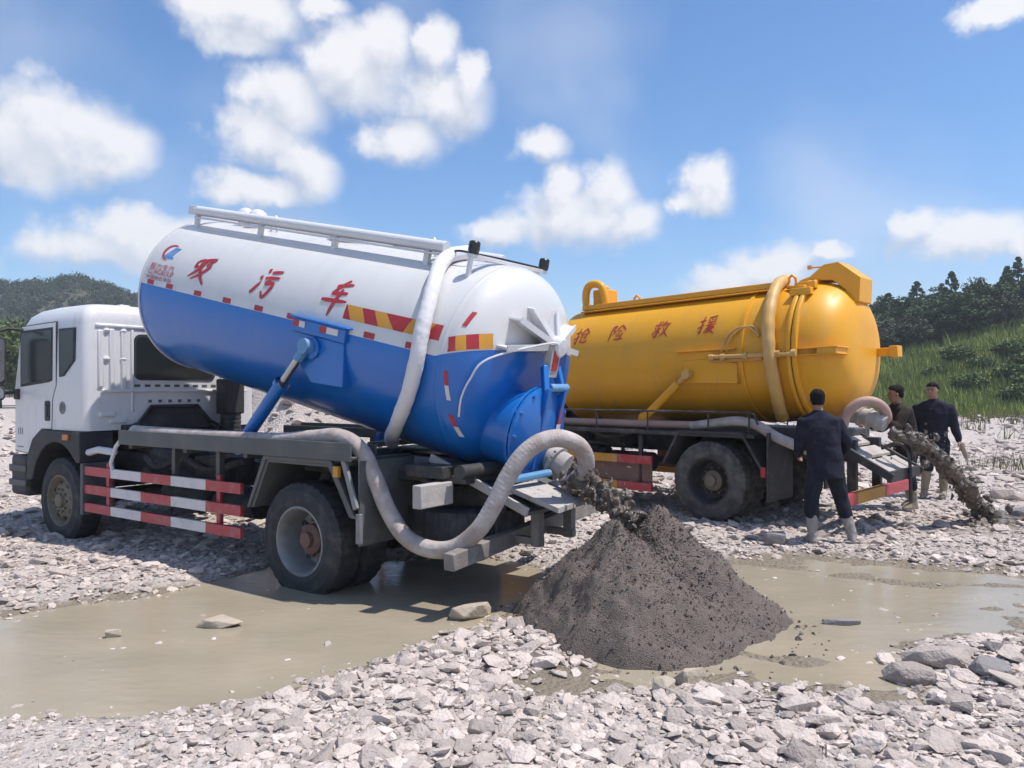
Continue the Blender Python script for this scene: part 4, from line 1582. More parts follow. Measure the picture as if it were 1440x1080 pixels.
CHARS = {
    'xi': [[(1.2, 7.5), (1.0, 5.2)], [(1.2, 7.5), (3.6, 8.2), (2.9, 5.5)], [(1.0, 5.3), (2.8, 5.5)], [(4.0, 8.3), (8.6, 9.4)], [(8.6, 9.4), (6.2, 6.7), (7.8, 6.4), (5.4, 3.2), (2.0, .8)],
           [(5.0, 8.2), (3.6, 4.8), (0.2, 1.4)], [(4.2, 5.5), (5.4, 2.8), (8.6, -.4)]],
    'wu': [[(3.2, 9.4), (3.9, 7.9)], [(1.6, 6.6), (2.5, 5.5)], [(.2, .9), (1.0, 1.6), (2.9, 4.8)], [(5, 8.2), (9.2, 9.0)], [(3.8, 6.1), (9.6, 6.8)], [(6.4, 6.2), (5.2, 4.4), (8.4, 4.6), (6.6, .2), (4.8, 1.9)]],
    'che': [[(2.8, 7.6), (8.2, 8.8)], [(6.2, 10), (2.6, 5.3)], [(2.6, 5.3), (8.2, 6.0)], [(.2, 3.2), (9.4, 3.6)], [(5.8, 7), (5.2, 3), (4.8, -1)]],
    'qiang': [[(.4, 7), (4, 7.8)], [(2.4, 10), (2.4, .8), (1.0, 1.8)], [(.2, 3.2), (4, 5.0)], [(6.8, 10), (4.2, 5.8)], [(6.8, 10), (10, 6.2)], [(5.6, 5.8), (8.3, 6.2), (7.9, 3.7), (6.6, 4.2)],
              [(5.6, 5.8), (5.4, 1.4), (8.8, 1.2), (9.3, 2.8)]],
    'xian': [[(1, 9), (3.2, 9.4), (2.0, 7.2), (3.5, 5.4), (1.6, 4.2)], [(1, 9.3), (.8, 0)], [(6.4, 10), (3.8, 6)], [(6.4, 10), (10, 6.4)], [(5.2, 6), (7.8, 6.2)], [(4.8, 4.4), (5.4, 2.6)],
             [(6.4, 4.6), (6.8, 2.6)], [(8.8, 4.8), (7.4, 1.6)], [(4.2, 1), (9.8, 1.4)]],
    'jiu': [[(.4, 7.2), (5, 7.8)], [(2.8, 9.8), (2.8, .6), (1.4, 1.6)], [(1.2, 5.8), (1.8, 4.6)], [(.2, 2), (2.6, 4.2)], [(4.6, 5.8), (3.2, 4.4), (5, 2)], [(4, 9.4), (4.9, 8.6)], [(6.6, 9.8), (5.2, 6.2)],
            [(6, 7.4), (9.6, 8)], [(8.4, 7.6), (7.2, 3.4), (4.8, .4)], [(6.2, 5.6), (7.4, 3), (10, .2)]],
    'yuan': [[(.4, 7), (3.6, 7.8)], [(2.2, 10), (2.2, .8), (1.0, 1.8)], [(.2, 3.2), (3.6, 5.0)], [(9, 9.9), (4.8, 9)], [(5.2, 8), (5.6, 7)], [(6.8, 8.2), (7, 7.2)], [(9, 8.4), (8.2, 7.2)], [(5, 6), (9.4, 6.4)],
             [(4.6, 4.6), (9.9, 5)], [(7, 6.2), (6, 3), (4.2, .4)], [(5.8, 3.4), (8.8, 3.6), (7, 1.6), (5.4, .2)], [(6.4, 2.4), (9.9, 0)]],
}


def blue_tank_material():
    m = bpy.data.materials.new('two_tone_paint')
    m.use_nodes = True
    nt = m.node_tree
    b = nt.nodes['Principled BSDF']
    b.inputs['Roughness'].default_value = 0.3
    b.inputs['Coat Weight'].default_value = 0.3
    b.inputs['Coat Roughness'].default_value = 0.1
    t = nt.nodes.new('ShaderNodeTexCoord')
    sp = nt.nodes.new('ShaderNodeSeparateXYZ')
    nt.links.new(t.outputs['Object'], sp.inputs[0])
    # paint line: level along the side, rising a little over the rear cap
    ov = nt.nodes.new('ShaderNodeMath')
    ov.operation = 'SUBTRACT'
    nt.links.new(sp.outputs['X'], ov.inputs[0])
    ov.inputs[1].default_value = 4.36
    mx = nt.nodes.new('ShaderNodeMath')
    mx.operation = 'MAXIMUM'
    nt.links.new(ov.outputs[0], mx.inputs[0])
    mx.inputs[1].default_value = 0
    ml = nt.nodes.new('ShaderNodeMath')
    ml.operation = 'MULTIPLY_ADD'
    nt.links.new(mx.outputs[0], ml.inputs[0])
    ml.inputs[1].default_value = 0.36
    ml.inputs[2].default_value = 0.066
    st = nt.nodes.new('ShaderNodeMath')
    st.operation = 'GREATER_THAN'
    nt.links.new(sp.outputs['Z'], st.inputs[0])
    nt.links.new(ml.outputs[0], st.inputs[1])
    n = nt.nodes.new('ShaderNodeTexNoise')
    n.inputs['Scale'].default_value = 1.5
    n.inputs['Detail'].default_value = 9
    n.inputs['Roughness'].default_value = 0.62
    mpd = nt.nodes.new('ShaderNodeMapping')
    mpd.inputs['Scale'].default_value = (4.0, 1.0, 0.75)
    nt.links.new(t.outputs['Object'], mpd.inputs['Vector'])
    nt.links.new(mpd.outputs[0], n.inputs['Vector'])
    r = nt.nodes.new('ShaderNodeMapRange')
    r.interpolation_type = 'SMOOTHSTEP'
    r.inputs['From Min'].default_value = .48
    r.inputs['From Max'].default_value = .8
    r.inputs['To Max'].default_value = .45
    nt.links.new(n.outputs['Fac'], r.inputs['Value'])

    def mix(f, a, c):
        x = nt.nodes.new('ShaderNodeMix')
        x.data_type = 'RGBA'
        for k, v in (('A', a), ('B', c)):
            if isinstance(v, tuple):
                x.inputs[k].default_value = (*v, 1)
            else:
                nt.links.new(v, x.inputs[k])
        nt.links.new(f, x.inputs['Factor'])
        return x.outputs['Result']
    blue = mix(r.outputs[0], (0.006, 0.135, 0.49), (0.06, 0.18, 0.40))
    white = mix(r.outputs[0], (0.63, 0.625, 0.62), (0.50, 0.475, 0.45))
    nt.links.new(mix(st.outputs[0], blue, white), b.inputs['Base Color'])
    n2 = nt.nodes.new('ShaderNodeTexNoise')
    n2.inputs['Scale'].default_value = 3.0
    nt.links.new(t.outputs['Object'], n2.inputs['Vector'])
    bp = nt.nodes.new('ShaderNodeBump')
    bp.inputs['Strength'].default_value = 0.05
    bp.inputs['Distance'].default_value = 0.05
    nt.links.new(n2.outputs['Fac'], bp.inputs['Height'])
    nt.links.new(bp.outputs[0], b.inputs['Normal'])
    return m


M['two_tone'] = blue_tank_material()

# ------------------------------------------------------------------ blue and white tanker


def build_blue():
    t = empty('tanker_truck', (-1.167, 7.667, -0.09), R(-35))
    tag(t, 'blue and white vacuum tanker truck with white cab and its tank tipped up', 'truck')
    make_chassis(t, -5.3, 1.62)
    make_cab(t)
    for s in (-1, 1):
        make_wheel(t, -4.26, s * 1.0, .51, s, 'rubber', 'rim_tan', -1, hub_m='rim_tan')
        make_wheel(t, 0, s * 1.02, .51, s, 'rubber', 'rim_steel', 1)
        make_wheel(t, 0, s * .70, .51, s, 'rubber', 'rim_steel', 1)
        side_guard(t, s, -3.66, -.82, (.85, .645, .44), .098, [-3.10, -2.50, -1.95, -1.36],
                   ['red_film', 'white_film', 'red_film', 'white_film', 'red_film'], posts=(.15, .86), ztop=1.0)
        # fender over the rear wheels
        P = [(-.60, .76), (-.38, 1.205), (.44, 1.205), (.70, .78)]
        P2 = [(-.56, .76), (-.355, 1.175), (.415, 1.175), (.66, .78)]
        mb = MB()
        mb.prism(P + P2[::-1], 'y', s * .52, s * 1.20)
        mb.prism([(-.64, .76), (-.41, 1.235), (.46, 1.235), (.745, .78), (.70, .78), (.435, 1.20), (-.375, 1.20), (-.60, .76)], 'y', s * 1.18, s * 1.215)
        f = mb.build('fender', 'grey_metal', t, smooth=0, bevel=.006)
        mb = MB().box(.755, .775, min(s * 1.19, s * .55), max(s * 1.19, s * .55), .56, 1.24)
        mb.build('mud_flap', 'grey_metal', t, smooth=0)
        mb = MB()
        mb.beam((.60, s * 1.20, 1.24), (.76, s * 1.215, .86), .03, .05)
        mb.box(.74, .79, min(s * 1.17, s * 1.205), max(s * 1.17, s * 1.205), .58, .82)
        mb.build('flap_bracket', 'rim_steel', t, bevel=.004)
        MB().box(.50, .56, min(s * 1.19, s * 1.23), max(s * 1.19, s * 1.23), 1.10, 1.19).build('side_marker', 'yellow_film', t, bevel=.006)
        # hose rack tray along the side
        mb = MB()
        mb.box(-2.80, .70, min(s * .93, s * 1.22), max(s * .93, s * 1.22), 1.25, 1.27)
        mb.box(-2.80, .70, min(s * 1.205, s * 1.225), max(s * 1.205, s * 1.225), 1.235, 1.385)
        mb.box(-2.80, .70, min(s * .92, s * .935), max(s * .92, s * .935), 1.27, 1.36)
        mb.build('hose_tray', 'grey_metal', t, bevel=.004)
        mb = MB()
        for x in (-2.7, -1.7, -.75, .6):
            MB().box(x - .03, x + .03, min(s * .42, s * 1.15), max(s * .42, s * 1.15), 1.19, 1.248).build('tray_bracket', 'grey_metal', t, bevel=.004)
        for x in (-2.05, -1.3):
            MB().box(x - .03, x + .03, min(s * 1.0, s * 1.06), max(s * 1.0, s * 1.06), .95, 1.245).build('tray_bracket', 'grey_metal', t, bevel=.004)
        # tail lamp box
        mb = MB().box(1.28, 1.37, min(s * 1.13, s * .74), max(s * 1.13, s * .74), .90, 1.08)
        mb.build('tail_lamp', 'concrete_board', t, bevel=.008)
        MB().box(1.20, 1.28, min(s * .98, s * .42), max(s * .98, s * .42), .93, 1.02).build('lamp_bracket', 'dark_metal', t)
        # tipping ram
        a, b = Vector((-1.10, s * .95, 1.27)), Vector((-.13, s * .965, 2.20))
        mid = a.lerp(b, .62)
        MB().tube([a, mid], .062, 14).lathe([(.075, 0), (.075, .05)], mid, (b - a), 14).lathe([(.0005, 0), (.085, .001), (.085, .06), (.0005, .061)], a - Vector((0, .03, 0)), (0, 1, 0), 14).build('ram_cylinder', 'blue_paint', t)
        MB().tube([mid, b], .036, 12).build('ram_rod', 'chrome', t)
        mb = MB()
        mb.lathe([(.0005, -.05), (.07, -.05), (.07, .05), (.0005, .05)], b, (0, 1, 0), 16)
        mb.tube([b - (b - a).normalized() * .16, b], .048, 10)
        mb.build('ram_clevis', 'light_blue', t)
    mb = MB()    # white step bracket at the front of the rack
    mb.tube([(-2.75, -1.18, 1.33), (-2.95, -1.17, 1.20), (-3.07, -1.16, 1.02), (-3.07, -1.14, .93)], .022, 8)
    mb.tube([(-3.66, -1.1, 1.1), (-3.45, -1.1, 1.14), (-3.2, -1.05, 1.12)], .04, 8)
    mb.build('side_pipe', 'white_metal', t)
    mb = MB().box(-3.72, -3.66, -1.17, -.8, .40, .98)
    mb.build('front_mud_flap', 'grey_metal', t, bevel=.01)
    # rear bumper, spare wheel, chute
    mb = MB()
    mb.beam((1.65, -1.14, .535), (1.65, 1.05, .70), .10, .13)
    bmp = mb.build('rear_bumper', 'muddy_steel', t, bevel=.008)
    for y in (-.42, .42):
        MB().box(1.5, 1.60, y - .04, y + .04, .55, .82).build('bumper_bracket', 'dark_metal', t, bevel=.004)
    sp = empty('spare_wheel', (1.12, -.25, .70), 0, t)
    w_ = make_wheel(sp, 0, 0, 0, -1, 'rubber', 'rim_steel', 1, name='spare')
    for ch in list(w_.children):
        ch.parent = sp
    bpy.data.objects.remove(w_)
    sp.rotation_euler = (R(90), 0, 0)
    mb = MB()
    mb.add([(1.04, -.60, 1.22), (1.04, .50, 1.22), (1.98, .50, .86), (1.98, -.60, .86), (1.04, -.60, 1.195), (1.04, .50, 1.195), (1.98, .50, .835), (1.98, -.60, .835)],
           [(0, 3, 2, 1), (4, 5, 6, 7), (0, 1, 5, 4), (1, 2, 6, 5), (2, 3, 7, 6), (3, 0, 4, 7)])
    ch_ = mb.build('chute', 'grey_metal', t, smooth=0)
    mb = MB()
    mb.beam((1.02, -.615, 1.245), (2.0, -.615, .87), .03, .07)
    mb.beam((1.02, .515, 1.245), (2.0, .515, .87), .03, .07)
    mb.build('chute_edge', 'concrete_board', ch_, bevel=.004)
    mb = MB()
    mb.add([(1.74, -.50, 1.04), (1.74, -.10, 1.06), (2.22, -.12, .93), (2.22, -.52, .91), (1.74, -.50, 1.0), (1.74, -.10, 1.02), (2.22, -.12, .89), (2.22, -.52, .87)],
           [(0, 3, 2, 1), (4, 5, 6, 7), (0, 1, 5, 4), (1, 2, 6, 5), (2, 3, 7, 6), (3, 0, 4, 7)])
    mb.add([(1.80, .0, 1.03), (1.80, .30, 1.05), (2.25, .28, .92), (2.25, .0, .90), (1.80, .0, .99), (1.80, .30, 1.01), (2.25, .28, .88), (2.25, .0, .86)],
           [(0, 3, 2, 1), (4, 5, 6, 7), (0, 1, 5, 4), (1, 2, 6, 5), (2, 3, 7, 6), (3, 0, 4, 7)])
    mb.build('splash_board', 'concrete_board', ch_, smooth=0)
    mb = MB()
    for y in (-.32, .18):
        MB().box(1.86, 1.94, y - .04, y + .04, .55, .95).box(1.6, 1.95, y - .03, y + .03, .56, .62).build('chute_support', 'muddy_steel', ch_, bevel=.004)
    MB().tube([(1.80, -.52, 1.10), (1.86, -.08, 1.12)], .032, 10).build('grab_bar', 'light_blue', t)
    MB().box(-1.0, 1.5, -.75, .75, 1.06, 1.13).box(-.55, -.45, -.9, .9, 1.06, 1.2).build('tank_subframe', 'dark_metal', t, bevel=.01)
    MB().tube([(1.48, -.8, 1.16), (1.48, .8, 1.16)], .06, 12).build('tank_hinge', 'dark_metal', t)
    # number plate light holders and junk under the rear
    mb = MB()
    mb.box(.95, 1.35, -.85, -.5, 1.1, 1.2).tube([(.85, -.75, 1.15), (1.2, -.8, 1.05), (1.4, -.6, 1.12)], .03, 8)
    mb.build('valve_box', 'engine', t, bevel=.01)

    # ---- tank
    T = TankSpace(.885, 4.41, .34)
    T.e1 = .62
    tank = T.shell().build('tank', 'two_tone', t, smooth=40)
    tank.location = (-2.981, 0, 2.936)
    tank.rotation_euler = (0, .212, 0)
    mb = MB()
    mb.lathe([(.885, -.012), (.897, -.01), (.897, .012), (.885, .014)], (0, 0, 0), (1, 0, 0), 96)
    mb.build('front_flange', 'white_metal', tank)
    mb = MB()
    mb.lathe([(.884, T.L - .02), (.889, T.L - .012), (.889, T.L + .012), (.884, T.L + .02)], (0, 0, 0), (1, 0, 0), 96)
    mb.build('weld_seam', 'two_tone', tank)
    # lettering
    T.stroke_char(CHARS['xi'], .84, .20, .36, .31, .46, name='character', m_='red_decal', parent=tank)
    T.stroke_char(CHARS['wu'], 1.90, .20, .34, .33, .46, name='character', m_='red_decal', parent=tank)
    T.stroke_char(CHARS['che'], 2.90, .21, .34, .34, .46, name='character', m_='red_decal', parent=tank)
    # emblem: red crescent with a blue slanted figure
    mb = MB()
    cs, ca, rr = .32, .47, .105

    def em(u_, v_, lift=.004):
        return T.pt(cs + u_, math.degrees((ca + v_) / T.r), lift)
    n = 30
    vs = []
    for i in range(n + 1):
        a = R(62 + 218 * i / n)
        wd = .028 * math.sin(math.pi * min(1, .08 + .9 * i / n)) + .004
        for q in (rr, rr - wd):
            vs.append(em(q * 1.25 * math.cos(a), q * math.sin(a)))
    mb.add(vs, [(2 * i, 2 * i + 1, 2 * i + 3, 2 * i + 2) for i in range(n)])
    mb.build('emblem', 'logo_red', tank, smooth=0, fix=False)
    mb = MB()
    for k, (u0, u1) in enumerate(((-.07, .035), (-.02, .075), (.03, .115))):
        w = .03
        mb.add([em(u0, -.06), em(u0 + w, -.06), em(u1 + w, .07), em(u1, .07)], [(0, 1, 2, 3)])
    mb.add([em(-.08, -.075), em(.12, -.075), em(.11, -.055), em(-.07, -.055)], [(0, 1, 2, 3)])
    mb.build('emblem', 'logo_blue', tank, smooth=0, fix=False)
    for txt, size, arc, wid in (('程力专汽', .085, .245, .46), ('CLWGROUP', .072, .185, .48), ('中国驰名商标', .06, .128, .48)):
        cu = bpy.data.curves.new('lettering', 'FONT')
        cu.body = txt
        cu.size = 1.0
        cu.resolution_u = 2
        to = bpy.data.objects.new('lettering', cu)
        COL.objects.link(to)
        bpy.context.view_layer.update()
        dg = bpy.context.evaluated_depsgraph_get()
        me = bpy.data.meshes.new_from_object(to.evaluated_get(dg))
        bpy.data.objects.remove(to)
        if not len(me.vertices):
            continue
        xs = [v.co.x for v in me.vertices]
        ys = [v.co.y for v in me.vertices]
        x0, x1, y0, y1 = min(xs), max(xs), min(ys), max(ys)
        bm = bmesh.new()
        bm.from_mesh(me)
        for k in range(1, 5):
            yy = y0 + (y1 - y0) * k / 5
            bmesh.ops.bisect_plane(bm, geom=bm.verts[:] + bm.edges[:] + bm.faces[:], plane_co=(0, yy, 0), plane_no=(0, 1, 0))
        for v in bm.verts:
            fx = (v.co.x - x0) / (x1 - x0)
            fy = (v.co.y - y0) / (y1 - y0)
            v.co = T.pt(.09 + fx * wid, math.degrees((arc + fy * size * .82) / T.r), .004)
        bm.to_mesh(me)
        bm.free()
        me.materials.clear()
        me.materials.append(M['logo_red'])
        lo = bpy.data.objects.new('lettering', me)
        COL.objects.link(lo)
        lo.parent = tank
    # red tabs along the paint line
    for s in (.13, .50, 1.02, 1.52, 2.03, 2.52, 3.54, 4.03):
        T.patch(s, s + .13, 4.6, 8.0, .003, n=3).build('reflective_tab', 'red_decal', tank, smooth=0)
    for s in (.26, .63, 1.15):
        T.patch(s, s + .05, 4.6, 7.4, .0032, n=2).build('reflective_tab', 'white_film', tank, smooth=0)
    # hazard band
    a0, a1 = math.radians(12.2) * T.r, math.radians(20.6) * T.r
    cuts_b = [3.24, 3.34, 3.52, 3.68, 3.86, 3.97, 4.20, 4.36]
    cuts_t = [3.23, 3.24, 3.43, 3.58, 3.72, 4.02, 4.28, 4.36]
    for i in range(7):
        T.poly_decal([(cuts_b[i], a0), (cuts_b[i + 1], a0), (cuts_t[i + 1], a1), (cuts_t[i], a1)], .003).build(
            'hazard_stripe', 'red_decal' if i % 2 == 0 else 'sign_yellow', tank, smooth=0)

    def cap(th, z, lift=.004):
        """point on the rear cap at cap angle th and height z, near side"""
        q = (T.r) * math.cos(th) ** T.e1 + lift
        y = -math.sqrt(max(q * q - z * z, 0))
        return Vector((T.L + (T.d + lift) * math.sin(th) ** T.e2, y, z))

    def pz(x):
        return .066 + .36 * max(0, x - 4.36)
    ths = [.16, .34, .54, .76, .98]
    for i in range(4):
        mb = MB()
        for m_i in range(1):
            def f(u_, v_):
                th = ths[i] + (ths[i + 1] - ths[i]) * u_ - .10 * v_ * (0 if i == 0 and u_ == 0 else 1)
                th = max(th, .01)
                x = T.L + T.d * math.sin(th) ** T.e2
                return cap(th, pz(x) + .012 + .125 * v_)
            mb.grid(f, 6, 4)
        mb.build('hazard_stripe', 'red_decal' if i % 2 == 0 else 'sign_yellow', tank, smooth=0)

    def cap_tag(th0, z0, th1, z1, w, m_):
        def f(u_, v_):
            th = th0 + (th1 - th0) * u_
            z = z0 + (z1 - z0) * u_
            p = cap(max(th + w * (v_ - .5), .005), z)
            return p
        MB().grid(f, 4, 3).build('reflective_tab', m_, tank, smooth=0)
    cap_tag(.40, .46, .33, .34, .10, 'red_decal')
    cap_tag(.22, -.03, .26, -.14, .09, 'red_decal')
    cap_tag(.265, -.145, .32, -.26, .09, 'white_film')
    cap_tag(.32, -.38, .38, -.47, .10, 'red_decal')
    cap_tag(.385, -.475, .44, -.56, .10, 'white_film')
    # tipping bracket on the side
    for s in (-1, 1):
        mb = MB()
        mb.box(2.66, 3.36, min(s * .80, s * .925), max(s * .80, s * .925), -.02, .105)
        mb.box(2.62, 3.40, min(s * .78, s * .945), max(s * .78, s * .945), .105, .125)
        mb.prism([(2.70, -.02), (3.34, -.02), (3.40, -.40), (3.0, -.44), (2.74, -.26)], 'y', s * .70, s * .905)
        mb.build('tipping_bracket', 'blue_paint', tank, bevel=.01)
        mb = MB()
        mb.lathe([(.0005, 0), (.10, .001), (.10, .03), (.06, .04), (.0005, .045)], (2.96, s * .90, -.13), (0, s, 0), 18)
        mb.build('ram_pivot', 'blue_paint', tank)
        if s < 0:
            MB().box(2.68, 2.76, -.933, -.926, .03, .085).build('reflective_tab', 'red_decal', tank, smooth=0)
            MB().box(2.762, 2.84, -.933, -.926, .03, .085).build('reflective_tab', 'white_film', tank, smooth=0)
            MB().box(3.04, 3.13, -.933, -.926, .03, .085).build('reflective_tab', 'red_decal', tank, smooth=0)
            MB().box(3.132, 3.28, -.933, -.926, .03, .085).build('reflective_tab', 'white_film', tank, smooth=0)
    # top rack
    mb = MB()
    for y in (-.42, .42):
        mb.tube([(.16, y, .955), (3.9, y, .945)], .052, 12)
        mb.box(.2, 3.85, y - .05, y + .05, .868, .884)
        for x in (.2, 1.35, 2.5, 3.7):
            mb.box(x - .03, x + .03, y - .02, y + .02, .76, .93)
    mb.box(.06, .22, -.46, -.38, .90, 1.0)
    mb.box(.17, .23, -.4, .4, .90, .93).box(3.67, 3.73, -.4, .4, .90, .93)
    mb.build('top_rack', 'white_metal', tank, bevel=.004)
    for x, y, rr in ((.62, -.1, .105), (.86, -.12, .11)):
        mb = MB()
        mb.lathe([(rr * .7, -.1), (rr * .7, .0), (rr, .01), (rr * .98, .05), (rr * .75, .10), (rr * .35, .125), (.0005, .13)], (x, y, .95), (0, 0, 1), 20)
        mb.build('vent_cap', 'white_metal', tank)
    mb = MB()
    for x in (1.28, 3.55):
        mb.tube([(x - .05, -.2, .86), (x - .04, -.2, .98), (x, -.2, 1.02), (x + .04, -.2, .98), (x + .05, -.2, .86)], .014, 8)
    mb.build('lifting_eye', 'white_metal', tank)
    mb = MB()
    mb.lathe([(.3, .78), (.3, .90), (.33, .90), (.33, .93), (.0005, .95)], (2.3, .1, 0), (0, 0, 1), 28)
    mb.build('manhole', 'white_metal', tank)
    # hanging hose over the side
    pts = [(3.90, 82), (3.90, 68), (3.97, 55), (4.08, 42), (4.17, 28), (4.22, 14), (4.24, 0), (4.18, -16), (4.05, -30), (3.88, -44), (3.74, -54), (3.66, -62)]
    path = smooth_path([T.pt(s, a, .066) for s, a in pts], 6)
    rad = [.064 + .0015 * math.sin(i * 1.9) + .0015 * math.sin(i * .7) for i in range(len(path))]
    MB().tube(path, rad, 16).build('overflow_hose', 'hose_cloth', tank)
    path = smooth_path([T.pt(s - .085, a, .02) for s, a in pts[1:8]], 5)
    MB().tube(path, .011, 8).build('cable', 'lamp_black', tank)
    # warning lamp bar across the rear top
    mb = MB()
    mb.box(4.22, 4.28, -.52, .62, .885, .92)
    for y in (-.5, 0, .5):
        mb.box(4.235, 4.265, y - .02, y + .02, .68, .90)
    lb = mb.build('lamp_bar', 'white_metal', tank, bevel=.004)
    for y in (-.48, .59):
        mb = MB()
        mb.lathe([(.0005, 0), (.046, .0), (.046, .02), (.05, .025), (.048, .095), (.034, .108), (.0005, .11)], (4.25, y, .92), (0, 0, 1), 16)
        mb.build('warning_lamp', 'lamp_black', tank)
    MB().tube(smooth_path([T.pt(3.82, 66, .03), (3.95, -.35, .93), (4.15, -.3, .93), (4.25, 0, .93), (4.25, .5, .93)], 5), .01, 6).build('lamp_cable', 'lamp_black', tank)
    # rear cap: gusset star with hub
    hub = Vector((T.L + .50, 0, .28))

    def capx(y, z):
        q = min(math.hypot(y, z) / T.r, 1.0)
        th = math.acos(min(1, q ** (1 / T.e1)))
        return T.L + T.d * math.sin(th) ** T.e2
    for (dy, dz, L_, back) in ((-.86, .36, .50, .10), (-.96, -.10, .58, .10), (-.45, .62, .46, .14), (.35, .65, .44, .14), (.85, .35, .5, .10), (.95, -.1, .58, .1)):
        y1, z1 = hub.y + dy * L_, hub.z + dz * L_
        side = Vector((0, -dz, dy)).normalized() * .008
        P = [hub + Vector((.03, 0, 0)), Vector((hub.x - back, y1, z1)), Vector((capx(y1, z1) - .01, y1, z1)),
             Vector((capx((hub.y + y1) / 2, (hub.z + z1) / 2) - .01, (hub.y + y1) / 2, (hub.z + z1) / 2)), Vector((capx(hub.y, hub.z) - .01, hub.y, hub.z))]
        vs = [p + side for p in P] + [p - side for p in P]
        k = 5
        mb = MB()
        mb.add(vs, [tuple(range(k)), tuple(range(2 * k - 1, k - 1, -1))] + [(i + k, (i + 1) % k + k, (i + 1) % k, i) for i in range(k)])
        mb.beam(P[0], P[1], .05, .012, up=tuple(Vector((1, 0, 0))))
        mb.build('gusset', 'white_metal', tank, smooth=0)
    MB().lathe([(.0005, -.1), (.09, -.1), (.09, .05), (.07, .07), (.0005, .075)], hub, (1, 0, 0), 18).build('lock_hub', 'white_metal', tank)
    MB().tube(smooth_path([hub + Vector((.06, -.02, .02)), (hub.x + .03, -.2, .30), cap(.95, .12, .05), cap(.72, -.06, .03), cap(.58, -.22, .02), cap(.50, -.38, .015)], 6), .009, 8).build('drain_line', 'white_metal', tank)
    mb = MB()
    mb.box(hub.x - .02, hub.x + .05, -.12, .02, .02, .3)
    mb.build('lock_plate', 'concrete_board', tank, bevel=.006)
    MB().box(hub.x + .051, hub.x + .056, -.09, -.01, .08, .25).build('reflective_tab', 'red_decal', tank, smooth=0)
    # discharge hatch
    hc = Vector((T.L + .25, -.16, -.45))
    mb = MB()
    mb.lathe([(.33, -.15), (.33, .26), (.39, .265), (.39, .29), (.33, .29), (.0005, .295)], hc, (1, 0, 0), 40)
    hatch = mb.build('discharge_hatch', 'blue_paint', tank, smooth=30)
    mb = MB()
    mb.lathe([(.0005, .304), (.39, .302), (.395, .31), (.395, .33), (.37, .345), (.15, .385), (.0005, .39)], hc, (1, 0, 0), 40)
    mb.build('hatch_cover', 'blue_paint', tank, smooth=30)
    for k in range(12):
        a = k * math.pi / 6
        MB().lathe([(.016, .255), (.016, .36), (.0005, .362)], hc + Vector((0, .372 * math.cos(a), .372 * math.sin(a))), (1, 0, 0), 6).build('hatch_bolt', 'blue_paint', tank)
    mb = MB()
    mb.beam(hc + Vector((.36, -.05, .36)), hc + Vector((.26, .02, .56)), .05, .07)
    mb.beam(hc + Vector((.36, .2, .36)), hc + Vector((.26, .2, .56)), .05, .07)
    mb.beam(hc + Vector((.345, -.05, -.3)), hc + Vector((.38, -.05, .4)), .04, .06)
    mb.beam(hc + Vector((.345, .2, -.3)), hc + Vector((.38, .2, .4)), .04, .06)
    mb.build('hatch_arm', 'blue_paint', tank, bevel=.008)
    MB().tube([hc + Vector((.37, -.02, .40)), hc + Vector((.37, .25, .40))], .034, 14).build('hinge_pin', 'light_blue', tank)
    MB().box(hc.x + .39, hc.x + .396, hc.y + .16, hc.y + .22, -.52, -.36).build('reflective_tab', 'white_film', tank, smooth=0)
    MB().box(hc.x + .39, hc.x + .396, hc.y + .17, hc.y + .23, -.355, -.22).build('reflective_tab', 'red_decal', tank, smooth=0)
    # outlet stub under the hatch
    mb = MB()
    p0 = Vector((T.L + .46, .02, -.60))
    mb.tube(smooth_path([p0, p0 + Vector((.18, .02, -.06)), p0 + Vector((.32, .04, -.10))], 5), .11, 16)
    mb.lathe([(.11, 0), (.145, .001), (.145, .03), (.11, .031)], p0 + Vector((.20, .02, -.07)), (1, .05, -.35), 20)
    mb.build('outlet_pipe', 'concrete_board', tank)
    return t


BLUE = build_blue()
BLUE_M = Matrix.Translation((-1.167, 7.667, -0.09)) @ Matrix.Rotation(R(-35), 4, 'Z')


def bw(p):
    return BLUE_M @ Vector(p)


def hose(name, pts, r, m_, label, n=7, corr=.0007):
    path = smooth_path(pts, n)
    # resample finely for the spiral ribs
    fine = smooth_path([path[i] for i in range(0, len(path), 1)], 4)
    rad = [r + corr * math.sin(i * 1.55) for i in range(len(fine))]
    o = MB().tube(fine, rad, 16).build(name, m_, smooth=60)
    tag(o, label, 'hose')
    return o


hose('suction_hose', [bw(p) for p in ((-2.74, -1.08, 1.365), (-2.2, -1.09, 1.36), (-1.2, -1.07, 1.355), (-.4, -1.08, 1.36), (.1, -1.08, 1.40), (.42, -1.08, 1.42), (.66, -1.07, 1.32), (.80, -1.05, 1.10), (.90, -1.0, .84),
                                      (1.06, -.97, .64), (1.28, -.95, .565), (1.52, -.92, .59), (1.72, -.88, .74), (1.84, -.83, .94), (1.93, -.78, 1.15), (2.03, -.72, 1.32), (2.13, -.62, 1.42),
                                      (2.23, -.48, 1.44), (2.29, -.30, 1.36), (2.27, -.18, 1.21), (2.15, -.12, 1.09), (2.02, -.08, 1.05))], .069, 'hose_white',
     'long dirty white hose lying in the blue tanker tray and looping behind it')

# ------------------------------------------------------------------ yellow tanker


